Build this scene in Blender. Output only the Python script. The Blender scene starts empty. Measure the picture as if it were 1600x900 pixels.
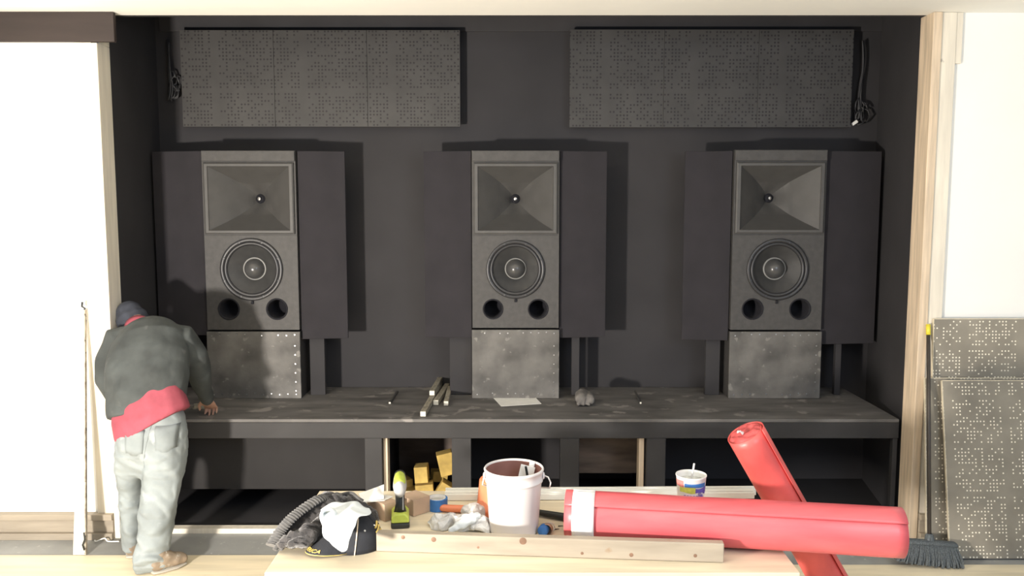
import bpy, bmesh, math, random
from mathutils import Vector, Matrix, noise
random.seed(7)
C = bpy.context.scene.collection
PI = math.pi
# ------------------------------------------------------------------ camera
F = 1300.0; TH = math.radians(5.7); CAMZ = 1.93
ct, st = math.cos(TH), math.sin(TH)
def ray(px, py):
    a, b = (px - 800) / F, (450 - py) / F
    return Vector((a, ct + b * st, -st + b * ct))
def at(px, py, Y):
    r = ray(px, py); return Vector((r.x / r.y * Y, Y, CAMZ + r.z / r.y * Y))
def onz(px, py, z):
    r = ray(px, py); t = (z - CAMZ) / r.z
    return Vector((r.x * t, r.y * t, z))
def zat(py, Y): return at(800, py, Y).z
cd = bpy.data.cameras.new('camera'); cam = bpy.data.objects.new('camera', cd); C.objects.link(cam)
cam.location = (0, 0, CAMZ); cam.rotation_euler = (PI / 2 - TH, 0, 0)
cd.sensor_width = 36; cd.lens = F * 36 / 1600; cd.clip_start = .05; cd.clip_end = 60
bpy.context.scene.camera = cam

# ------------------------------------------------------------------ materials
def mat(name, rgb, rough=.6, var=.12, scale=8, stretch=(1, 1, 1), bump=0, bscale=60, metal=0, spec=.5, rgb2=None, thr=None, alpha=None, rgb3=None, scale3=30, thr3=.68, sheen=0):
    m = bpy.data.materials.new(name); m.use_nodes = True
    nt = m.node_tree; N = nt.nodes; L = nt.links
    b = N['Principled BSDF']
    b.inputs['Roughness'].default_value = rough; b.inputs['Metallic'].default_value = metal
    b.inputs['Specular IOR Level'].default_value = spec
    if sheen: b.inputs['Sheen Weight'].default_value = sheen
    tc = N.new('ShaderNodeTexCoord'); mp = N.new('ShaderNodeMapping'); L.new(tc.outputs['Object'], mp.inputs[0])
    mp.inputs['Scale'].default_value = stretch
    nz = N.new('ShaderNodeTexNoise'); nz.inputs['Scale'].default_value = scale; nz.inputs['Detail'].default_value = 6
    L.new(mp.outputs[0], nz.inputs[0])
    cr = N.new('ShaderNodeValToRGB'); L.new(nz.outputs[0], cr.inputs[0])
    c2 = rgb2 or tuple(c * (1 - var * 2) for c in rgb)
    c1 = rgb if rgb2 else tuple(min(1, c * (1 + var)) for c in rgb)
    cr.color_ramp.elements[0].color = (*c2, 1); cr.color_ramp.elements[1].color = (*c1, 1)
    lo, hi = thr or (.3, .7)
    cr.color_ramp.elements[0].position = lo; cr.color_ramp.elements[1].position = hi
    out = cr.outputs[0]
    if rgb3:
        n3 = N.new('ShaderNodeTexNoise'); n3.inputs['Scale'].default_value = scale3; n3.inputs['Detail'].default_value = 8
        L.new(tc.outputs['Object'], n3.inputs[0])
        r3 = N.new('ShaderNodeValToRGB'); L.new(n3.outputs[0], r3.inputs[0])
        r3.color_ramp.elements[0].position = thr3; r3.color_ramp.elements[1].position = min(1, thr3 + .05)
        mx = N.new('ShaderNodeMix'); mx.data_type = 'RGBA'
        L.new(r3.outputs[0], mx.inputs[0]); L.new(out, mx.inputs[6]); mx.inputs[7].default_value = (*rgb3, 1)
        out = mx.outputs[2]
    L.new(out, b.inputs['Base Color'])
    if bump:
        nb = N.new('ShaderNodeTexNoise'); nb.inputs['Scale'].default_value = bscale; nb.inputs['Detail'].default_value = 4
        L.new(mp.outputs[0], nb.inputs[0])
        bp = N.new('ShaderNodeBump'); bp.inputs['Strength'].default_value = bump; bp.inputs['Distance'].default_value = .004
        L.new(nb.outputs[0], bp.inputs['Height']); L.new(bp.outputs[0], b.inputs['Normal'])
    if alpha is not None: b.inputs['Alpha'].default_value = alpha
    return m

def perf_mat(name, rgb, dot, s=.0185, r=.23, p=.5, gap=(17, 14), rough=.55, offs=(0, 0)):
    """board material with a pseudo random grid of round holes"""
    m = mat(name, rgb, rough, .12, 5, bump=.05)
    nt = m.node_tree; N = nt.nodes; L = nt.links; b = N['Principled BSDF']
    base = b.inputs['Base Color'].links[0].from_socket
    tc = N.new('ShaderNodeTexCoord'); sp = N.new('ShaderNodeSeparateXYZ'); L.new(tc.outputs['Object'], sp.inputs[0])
    def M(op, a, b_=None, c=None):
        n = N.new('ShaderNodeMath'); n.operation = op
        for i, v in enumerate((a, b_, c)):
            if v is None: continue
            if isinstance(v, (int, float)): n.inputs[i].default_value = v
            else: L.new(v, n.inputs[i])
        return n.outputs[0]
    u = M('MULTIPLY_ADD', sp.outputs[0], 1 / s, 500.0 + offs[0]); v = M('MULTIPLY_ADD', sp.outputs[2], 1 / s, 500.0 + offs[1])
    iu, iv = M('FLOOR', u), M('FLOOR', v); fu, fv = M('FRACT', u), M('FRACT', v)
    du, dv = M('SUBTRACT', fu, .5), M('SUBTRACT', fv, .5)
    d = M('SQRT', M('ADD', M('MULTIPLY', du, du), M('MULTIPLY', dv, dv)))
    inside = M('LESS_THAN', d, r)
    cb = N.new('ShaderNodeCombineXYZ'); L.new(iu, cb.inputs[0]); L.new(iv, cb.inputs[1])
    wn = N.new('ShaderNodeTexWhiteNoise'); wn.noise_dimensions = '3D'; L.new(cb.outputs[0], wn.inputs[0])
    on = M('LESS_THAN', wn.outputs[0], p)
    gu = M('GREATER_THAN', M('MODULO', iu, float(gap[0])), 1.5); gv = M('GREATER_THAN', M('MODULO', iv, float(gap[1])), .5)
    k = M('MULTIPLY', M('MULTIPLY', inside, on), M('MULTIPLY', gu, gv))
    mx = N.new('ShaderNodeMix'); mx.data_type = 'RGBA'; L.new(k, mx.inputs[0]); L.new(base, mx.inputs[6]); mx.inputs[7].default_value = (*dot, 1)
    L.new(mx.outputs[2], b.inputs['Base Color'])
    return m

BLK = (.033, .0315, .034)
M_black = mat('black_painted_wood', BLK, .75, .12, 3, bump=.15, bscale=25)
M_blackwall = mat('flat_black_wall_paint', (.0315, .030, .0325), .85, .1, 2.5, bump=.1, bscale=30)
M_deck = mat('scuffed_black_deck', (.145, .138, .132), .7, .25, 3, stretch=(1, 3, 1), bump=.2, rgb3=(.24, .225, .21), scale3=7, thr3=.6)
M_fascia = mat('scuffed_black_fascia', (.030, .029, .030), .7, .15, 4, rgb3=(.22, .21, .2), scale3=45, thr3=.74)
M_wing = mat('black_felt', (.023, .021, .025), .95, .1, 5, bump=.1, bscale=200)
M_cab = mat('grey_black_speaker_paint', (.055, .053, .051), .6, .1, 30, bump=.35, bscale=260)
M_cabside = mat('black_speaker_side', (.045, .042, .04), .7, .1, 30)
M_horn = mat('matt_horn_plastic', (.070, .068, .065), .55, .06, 12, bump=.1, bscale=160)
M_cone = mat('paper_cone', (.04, .04, .04), .6, .1, 20)
M_surround = mat('rubber_surround', (.03, .03, .032), .38, .05, 10)
M_cap = mat('glossy_dust_cap', (.06, .06, .06), .25, .05, 10)
M_chrome = mat('worn_metal', (.5, .5, .5), .3, .05, 10, metal=1)
M_hole = mat('port_black', (.008, .008, .012), .9, 0, 10)
M_ped = mat('scuffed_grey_plinth', (.125, .12, .112), .65, .3, 5, rgb3=(.175, .168, .155), scale3=19, thr3=.64, bump=.3, bscale=40)
M_white = mat('white_drywall', (.93, .92, .87), .7, .015, 2, bump=.04)
M_ceil = mat('ceiling_paint', (.93, .92, .86), .8, .02, 2)
M_floor = mat('dusty_concrete', (.32, .325, .315), .8, .12, 3, rgb3=(.42, .42, .41), scale3=25, thr3=.66, bump=.2)
M_ply = mat('pale_plywood', (.74, .65, .48), .6, .1, 2.2, stretch=(1, 9, 1), rgb3=(.66, .52, .34), scale3=9, thr3=.72)
M_plyx = mat('pale_plywood_sheet', (.82, .72, .52), .55, .08, 2.5, stretch=(.8, 7, 1), rgb3=(.68, .54, .36), scale3=7, thr3=.74)
M_pine = mat('pine_lumber', (.37, .32, .25), .6, .1, 5, stretch=(.6, 5, 5), rgb3=(.3, .2, .12), scale3=7, thr3=.72)
M_pinez = mat('pine_stud', (.72, .58, .42), .65, .14, 6, stretch=(7, 7, .5), rgb3=(.45, .3, .18), scale3=8, thr3=.72)
M_paintwood = mat('whitewashed_stud', (.80, .74, .62), .65, .07, 6, stretch=(6, 6, .5), rgb3=(.5, .45, .38), scale3=14, thr3=.73)
M_brown = mat('dark_brown_beam', (.036, .025, .022), .6, .12, 4, stretch=(.5, 4, 4))
M_dots = perf_mat('perforated_taupe_board', (.30, .272, .218), (.88, .82, .68), s=.0185, r=.24, p=.5)
M_dotsB = perf_mat('perforated_black_board', (.045, .043, .041), (.011, .010, .010), s=.0225, r=.28, p=.6, gap=(26, 30), rough=.6)
M_edge = mat('pale_board_edge', (.72, .64, .48), .6, .1, 20)
M_red = mat('red_plastic_film', (.74, .15, .165), .38, .1, 2.5, stretch=(1, 6, 6), bump=.25, bscale=5, rgb2=(.62, .10, .115))
M_redB = mat('crumpled_red_film', (.72, .11, .10), .4, .15, 5, bump=.7, bscale=12)
M_tapew = mat('white_masking_band', (.9, .9, .88), .5, .03, 6)
M_pail = mat('white_pail_plastic', (.76, .73, .72), .35, .03, 3)
M_pailin = mat('stained_pail_inside', (.34, .16, .13), .45, .15, 6)
M_orange = mat('orange_plastic', (.80, .25, .12), .4, .1, 6)
M_blue = mat('blue_masking_tape', (.04, .17, .46), .5, .1, 20)
M_card = mat('brown_cardboard', (.46, .33, .23), .75, .08, 8)
M_foam = mat('yellow_block', (.62, .43, .12), .8, .15, 14, rgb3=(.4, .25, .06), scale3=30, thr3=.68)
M_paper = mat('white_paper', (.85, .84, .80), .6, .04, 10)
M_greyp = mat('grey_plastic', (.45, .44, .42), .45, .1, 10)
M_dgreen = mat('black_tool_rubber', (.025, .028, .025), .45, .1, 20)
M_lime = mat('lime_tool_plastic', (.52, .62, .10), .35, .1, 20)
M_bag = mat('crinkled_clear_plastic', (.72, .72, .70), .2, .2, 18, bump=.8, bscale=40, rgb2=(.42, .42, .42))
M_coat = mat('charcoal_knit', (.040, .037, .037), .95, .3, 26, bump=.9, bscale=120, sheen=.4)
M_rib = mat('ribbed_knit', (.075, .073, .071), .95, .2, 30, sheen=.4)
M_rag = mat('white_rag', (.60, .65, .67), .8, .06, 9, bump=.25, bscale=30)
M_navy = mat('navy_cap_cloth', (.016, .018, .024), .8, .1, 40, bump=.2, bscale=300)
M_gold = mat('gold_thread', (.72, .52, .14), .5, .15, 60)
M_cream = mat('cream_piping', (.80, .66, .50), .6, .05, 20)
M_sweat = mat('charcoal_sweatshirt', (.060, .068, .067), .9, .2, 7, bump=.4, bscale=30, rgb3=(.088, .094, .092), scale3=9, thr3=.66)
M_tee = mat('faded_red_shirt', (.34, .068, .095), .85, .15, 9, bump=.2)
M_jean = mat('pale_grey_denim', (.27, .305, .31), .85, .14, 6, bump=.35, bscale=18, rgb3=(.31, .34, .345), scale3=8, thr3=.6)
M_boot = mat('tan_work_boot', (.27, .21, .15), .7, .2, 12, bump=.3, rgb3=(.42, .39, .33), scale3=10, thr3=.6)
M_sole = mat('pale_boot_sole', (.45, .42, .36), .7, .1, 12)
M_skin = mat('skin', (.48, .28, .2), .5, .06, 10)
M_hair = mat('dark_hair', (.03, .022, .018), .8, .2, 60)
M_beanie = mat('slate_cap', (.035, .04, .055), .85, .15, 20, bump=.2)
M_stick = mat('grey_weathered_stick', (.33, .30, .235), .75, .2, 9, stretch=(8, 2, 8))
M_stickend = mat('fresh_cut_wood', (.75, .72, .62), .6, .08, 12)
M_glove = mat('grey_leather', (.15, .14, .13), .8, .2, 20, bump=.4)
M_handle = mat('dark_broom_handle', (.06, .05, .042), .5, .15, 6)
M_bristle = mat('grey_bristles', (.13, .15, .16), .85, .35, 30, stretch=(9, 9, .6), bump=1, bscale=50)
M_yellow = mat('yellow_plastic', (.8, .68, .05), .4, .05, 6)
M_cable = mat('black_cable', (.03, .03, .032), .5, .1, 10)
M_cup = mat('white_paper_cup', (.84, .84, .80), .45, .03, 6)
M_purple = mat('violet_cup_print', (.13, .10, .42), .5, .15, 40)
M_limep = mat('lime_cup_print', (.62, .68, .12), .5, .1, 60)
M_coral = mat('coral_cup_print', (.80, .28, .26), .5, .15, 60)
M_trim = mat('white_vinyl_strip', (.85, .85, .79), .45, .03, 5)
M_grain = mat('brown_plywood_panel', (.115, .088, .072), .7, .25, 3.5, stretch=(1, 1, 4), bump=.1)
M_black2 = mat('black_hanging_panel', (.017, .0155, .0155), .8, .1, 4, rgb3=(.3, .29, .27), scale3=50, thr3=.74)
M_cork = mat('clear_rim_plastic', (.7, .7, .68), .2, .05, 6)

# ------------------------------------------------------------------ object helpers
def tag(o, label=None, cat=None, group=None, kind=None):
    if label: o['label'] = label
    if cat: o['category'] = cat
    if group: o['group'] = group
    if kind: o['kind'] = kind
    return o
def thing(name, loc, label, cat, group=None):
    o = bpy.data.objects.new(name, None); C.objects.link(o); o.location = Vector(loc); o.empty_display_size = .05
    return tag(o, label, cat, group)
def wloc(o):
    v = Vector((0, 0, 0))
    while o: v = v + Vector(o.location); o = o.parent
    return v
def copy_tree(o, parent=None, loc=None):
    c = o.copy(); C.objects.link(c); c.parent = parent
    if loc is not None: c.location = loc
    for ch in [x for x in bpy.data.objects if x.parent == o]: copy_tree(ch, c)
    return c

class MB:
    def __init__(s): s.bm = bmesh.new()
    def add(s, vs, fs):
        bv = [s.bm.verts.new(v) for v in vs]
        for f in fs:
            try: s.bm.faces.new([bv[i] for i in f])
            except ValueError: pass
        return s
    def box(s, c, d, R=None):
        c = Vector(c); vs = []
        for z in (-.5, .5):
            for y in (-.5, .5):
                for x in (-.5, .5):
                    v = Vector((x * d[0], y * d[1], z * d[2]))
                    if R is not None: v = R @ v
                    vs.append(c + v)
        return s.add(vs, [(0, 2, 3, 1), (4, 5, 7, 6), (0, 1, 5, 4), (2, 6, 7, 3), (0, 4, 6, 2), (1, 3, 7, 5)])
    def box2(s, a, b):
        a, b = Vector(a), Vector(b); return s.box((a + b) / 2, [abs(q) for q in (b - a)])
    def prism(s, poly, vec):
        """closed polygon (list of vectors) extruded by vec"""
        n = len(poly); vec = Vector(vec); vs = [Vector(p) for p in poly] + [Vector(p) + vec for p in poly]
        fs = [tuple(range(n))[::-1], tuple(range(n, 2 * n))] + [(i, (i + 1) % n, n + (i + 1) % n, n + i) for i in range(n)]
        return s.add(vs, fs)
    def beam(s, p0, p1, w, h, up=(0, 0, 1)):
        """bar from p0 to p1, w sideways, h along up"""
        p0, p1 = Vector(p0), Vector(p1); t = (p1 - p0); L = t.length; t.normalize(); sd = t.cross(Vector(up)).normalized(); u = sd.cross(t)
        R = Matrix((sd, t, u)).transposed()
        return s.box((p0 + p1) / 2, (w, L, h), R)
    def tube(s, pts, rad, seg=16, side=None, caps=True, round_caps=False):
        pts = [Vector(p) for p in pts]; n = len(pts)
        if not isinstance(rad, (list, tuple)): rad = [rad] * n
        rad = [r if isinstance(r, (list, tuple)) else (r, r) for r in rad]
        tg = []
        for i in range(n):
            a, b = pts[max(0, i - 1)], pts[min(n - 1, i + 1)]; tg.append((b - a).normalized())
        if round_caps:
            a0, b0 = rad[0]; a1, b1 = rad[-1]
            P, R_, T = [], [], []
            for k in (0, 1, 2):
                q = math.radians(12 + 26 * k); P.append(pts[0] - tg[0] * min(a0, b0) * math.cos(q)); R_.append((a0 * math.sin(q), b0 * math.sin(q))); T.append(tg[0])
            P += pts; R_ += rad; T += tg
            for k in (2, 1, 0):
                q = math.radians(12 + 26 * k); P.append(pts[-1] + tg[-1] * min(a1, b1) * math.cos(q)); R_.append((a1 * math.sin(q), b1 * math.sin(q))); T.append(tg[-1])
            pts, rad, tg = P, R_, T; n = len(pts)
        sd = Vector(side) if side else (Vector((1, 0, 0)) if abs(tg[0].x) < .8 else Vector((0, 0, 1)))
        rings = []
        for i in range(n):
            a = (sd - tg[i] * sd.dot(tg[i])).normalized()
            if not side: sd = a
            b = tg[i].cross(a)
            rings.append([s.bm.verts.new(pts[i] + a * math.cos(2 * PI * k / seg) * rad[i][0] + b * math.sin(2 * PI * k / seg) * rad[i][1]) for k in range(seg)])
        for r0, r1 in zip(rings, rings[1:]):
            for k in range(seg): s.bm.faces.new((r0[k], r0[(k + 1) % seg], r1[(k + 1) % seg], r1[k]))
        if caps: s.bm.faces.new(rings[0][::-1]); s.bm.faces.new(rings[-1])
        return s
    def lathe(s, prof, o, axis=(0, 0, 1), seg=40, close=False):
        """profile of (radius, height) about axis through o"""
        ax = Vector(axis).normalized(); a = ax.orthogonal().normalized() if abs(ax.z) < .9 else Vector((1, 0, 0)); b = ax.cross(a); o = Vector(o)
        rings = []
        for r, h in prof:
            if r < 1e-5: rings.append([s.bm.verts.new(o + ax * h)])
            else: rings.append([s.bm.verts.new(o + ax * h + (a * math.cos(2 * PI * k / seg) + b * math.sin(2 * PI * k / seg)) * r) for k in range(seg)])
        pr = list(zip(rings, rings[1:]))
        if close: pr.append((rings[-1], rings[0]))
        for r0, r1 in pr:
            if len(r0) == 1 and len(r1) == 1: continue
            for k in range(seg):
                k2 = (k + 1) % seg
                if len(r0) == 1: s.bm.faces.new((r0[0], r1[k], r1[k2]))
                elif len(r1) == 1: s.bm.faces.new((r0[k], r0[k2], r1[0]))
                else: s.bm.faces.new((r0[k], r0[k2], r1[k2], r1[k]))
        return s
    def grid(s, P):
        n, m = len(P), len(P[0]); V = [[s.bm.verts.new(p) for p in r] for r in P]
        for i in range(n - 1):
            for j in range(m - 1): s.bm.faces.new((V[i][j], V[i][j + 1], V[i + 1][j + 1], V[i + 1][j]))
        return s
    def build(s, name, m, parent=None, bevel=0, smooth=False, mods=None, base=False, remesh=0, fn=None, origin=None):
        bm = s.bm
        bmesh.ops.recalc_face_normals(bm, faces=bm.faces)
        if parent is not None: org = wloc(parent)
        elif origin is not None: org = Vector(origin)
        else:
            xs = [v.co for v in bm.verts]
            org = Vector(((min(v.x for v in xs) + max(v.x for v in xs)) / 2, (min(v.y for v in xs) + max(v.y for v in xs)) / 2, min(v.z for v in xs)))
        for v in bm.verts: v.co -= org
        me = bpy.data.meshes.new(name); bm.to_mesh(me); bm.free()
        o = bpy.data.objects.new(name, me); C.objects.link(o); o.location = (0, 0, 0) if parent is not None else org
        if remesh:
            r = o.modifiers.new('r', 'REMESH'); r.mode = 'VOXEL'; r.voxel_size = remesh
            sm = o.modifiers.new('s', 'SMOOTH'); sm.factor = .5; sm.iterations = 4
            bake(o)
        if fn:
            for v in o.data.vertices: v.co = fn(v.co + org) - org
        if bevel:
            b = o.modifiers.new('bevel', 'BEVEL'); b.width = bevel; b.segments = 2; b.limit_method = 'ANGLE'; b.angle_limit = math.radians(40)
        for k, kw in (mods or []):
            q = o.modifiers.new(k.lower(), k)
            for a, v in kw.items(): setattr(q, a, v)
        o.data.materials.clear(); o.data.materials.append(m)
        if smooth:
            for p in o.data.polygons: p.use_smooth = True
        if parent is not None: o.parent = parent
        return o
def bake(o):
    dg = bpy.context.evaluated_depsgraph_get(); dg.update()
    me = bpy.data.meshes.new_from_object(o.evaluated_get(dg)); o.modifiers.clear(); o.data = me
def struct(mb, name, m, **k): return tag(mb.build(name, m, **k), kind='structure')
def text_mesh(txt, size, depth=.0006):
    cu = bpy.data.curves.new('t', 'FONT'); cu.body = txt; cu.size = size; cu.extrude = depth; cu.align_x = 'CENTER'; cu.align_y = 'CENTER'
    o = bpy.data.objects.new('t', cu); C.objects.link(o)
    dg = bpy.context.evaluated_depsgraph_get(); dg.update()
    me = bpy.data.meshes.new_from_object(o.evaluated_get(dg)); bpy.data.objects.remove(o)
    return me
def add_text(mb, txt, size, fn, depth=.0006):
    me = text_mesh(txt, size, depth); mb.add([fn(v.co) for v in me.vertices], [tuple(p.vertices) for p in me.polygons]); return mb
def Rz(a): return Matrix.Rotation(a, 3, 'Z')
def ridged(p, k):
    return abs(noise.noise(p * k))

# ------------------------------------------------------------------ room shell
YF = 4.70; CEIL = zat(20, YF); YB = 5.72
xl, xr = at(165, 300, YF).x, at(1443, 300, YF).x
xlb, xrb = at(253, 300, YB).x, at(1366, 300, YB).x
struct(MB().box2((-6, -1, -.1), (6, 6.2, 0)), 'floor', M_floor)
struct(MB().prism([(-6, -1, .0005), (6, -1, .0005), (6, onz(1500, 884, 0).y, .0005), (1.2, onz(1500, 884, 0).y, .0005), (1.2, onz(0, 869, 0).y, .0005), (-6, onz(0, 869, 0).y, .0005)], (0, 0, .0055)), 'trim_1', M_plyx)            # plywood underlay on the near floor
struct(MB().box2((-6, 1.0, CEIL), (6, YF + .06, CEIL + .1)), 'ceiling', M_ceil)
struct(MB().box2((-6, YF, .0), (xl - .0, YF + .1, CEIL)), 'wall_left', M_white)
struct(MB().box2((xr + .0, YF, .0), (6, YF + .1, CEIL)), 'wall_right', M_white)
YC = zat(20, YB) + .06
struct(MB().box2((xlb - .1, YB, 0), (xrb + .1, YB + .1, YC)), 'wall_back', M_blackwall)
struct(MB().prism([(xl, YF + .1, 0), (xlb, YB, 0), (xlb - .08, YB, 0), (xl - .08, YF + .1, 0)], (0, 0, YC)), 'wall_alcove_left', M_blackwall)
struct(MB().prism([(xr, YF + .1, 0), (xrb, YB, 0), (xrb + .08, YB, 0), (xr + .08, YF + .1, 0)], (0, 0, YC)), 'wall_alcove_right', M_blackwall)
struct(MB().box2((-6, YF + .0605, CEIL + .0005), (6, YF + .1, YC + .06)), 'wall_lintel', M_black)
struct(MB().prism([(xl, 4.81, .0005), (xr, 4.81, .0005), (xrb, YB - .001, .0005), (xlb, YB - .001, .0005)], (0, 0, .004)), 'trim_9', M_black)
struct(MB().box2((xlb - .1, YF + .101, YC), (xrb + .1, YB + .1, YC + .06)), 'ceiling_alcove', M_blackwall)
# black header board along the top of the back wall
struct(MB().box2((at(250, 40, YB).x, YB - .02, zat(50, YB)), (xrb - .001, YB - .001, YC - .001)), 'trim_2', M_black, bevel=.003)
# studs lining the opening
struct(MB().box2((xl - .125, YF - .022, .13), (xl - .03, YF - .001, zat(66, YF - .02))).box2((xl - .029, YF - .028, .0), (xl + .004, YF + .12, zat(66, YF - .03) - .002)).box2((xl - .029, YF + .001, zat(66, YF - .03) - .001), (xl + .004, YF + .12, CEIL - .001)), 'trim_3', M_paintwood, bevel=.003)
struct(MB().box2((xr - .004, YF - .03, 0), (xr + .045, YF + .12, CEIL - .001)), 'trim_4', M_pinez, bevel=.003)
struct(MB().box2((xr + .0455, YF - .02, 0.12), (xr + .13, YF - .001, CEIL - .001)), 'trim_5', M_paintwood, bevel=.003)
struct(MB().box2((xr + .1305, YF - .016, zat(100, YF)), (xr + .165, YF - .001, CEIL - .001)), 'trim_6', M_paintwood, bevel=.002)
# brown valance beam at top left
struct(MB().box2((-6, YF - .032, zat(65, YF - .03)), (at(178, 45, YF - .03).x, YF - .001, CEIL - .001)), 'trim_7', M_brown, bevel=.004)
# stepped base plates
for nm, x0, x1 in (('baseboard_left', -6, xl - .03), ('baseboard_right', xr + .05, 6)):
    m = MB().box2((x0, YF - .06, .0), (x1, YF - .001, .04)).box2((x0, YF - .04, .0405), (x1, YF - .001, .115)).box2((x0, YF - .055, .1155), (x1, YF - .001, .15))
    struct(m, nm, M_pine, bevel=.003)
struct(MB().box2((at(262, 830, 4.8).x, 4.74, 0), (xr - .04, 4.80, .03)), 'trim_8', M_paintwood, bevel=.002)

# ------------------------------------------------------------------ platform
YP = 4.84; ZP = zat(655, YP); ZPB = zat(685, YP)
pl = thing('stage_platform', (0, YP, 0), 'long black painted wooden platform filling the alcove under the three speakers', 'platform')
MB().box2((xl + .006, YP, ZP - .02), (xr - .008, YB - .004, ZP)).build('deck', M_deck, pl, bevel=.004)
MB().box2((xl + .006, YP - .001, ZPB), (xr - .008, YP + .04, ZP - .0205)).build('fascia', M_fascia, pl, bevel=.003)
def pxx(px, Y=YP, py=720): return at(px, py, Y).x
posts = [(232, 262), (570, 597), (706, 736), (875, 905), (1010, 1040), (1394, 1414)]
for a, b in posts:
    MB().box2((pxx(a), YP + .002, .031), (min(pxx(b), xr - .012), YP + .04, ZPB - .0005)).build('post', M_fascia, pl, bevel=.003)
for a in (583, 720, 890, 1025):
    MB().box2((pxx(a) - .012, YP + .041, .0), (pxx(a) + .012, YB - .03, ZP - .021)).build('divider', M_black, pl)
for a, b in ((597.5, 604), (1000, 1008)):
    MB().box2((pxx(a), YP + .045, .0), (pxx(b), YP + .13, ZPB)).build('stud', M_pinez, pl, bevel=.002)
MB().box2((pxx(590) + .02, YB - .10, 0), (pxx(714), YB - .085, ZP - .03)).build('inner_panel', M_grain, pl)
Y2 = 5.25
MB().box2((pxx(897), Y2, .2), (pxx(1020), Y2 + .015, ZP - .021)).build('inner_panel', mat('brown_plywood_offcut', (.20, .15, .115), .7, .2, 4, stretch=(1, 1, 5)), pl)
MB().box2((pxx(250), 5.0, zat(764, 5.0)), (pxx(576), 5.02, ZP - .021)).build('hanging_panel', M_black2, pl)

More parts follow.
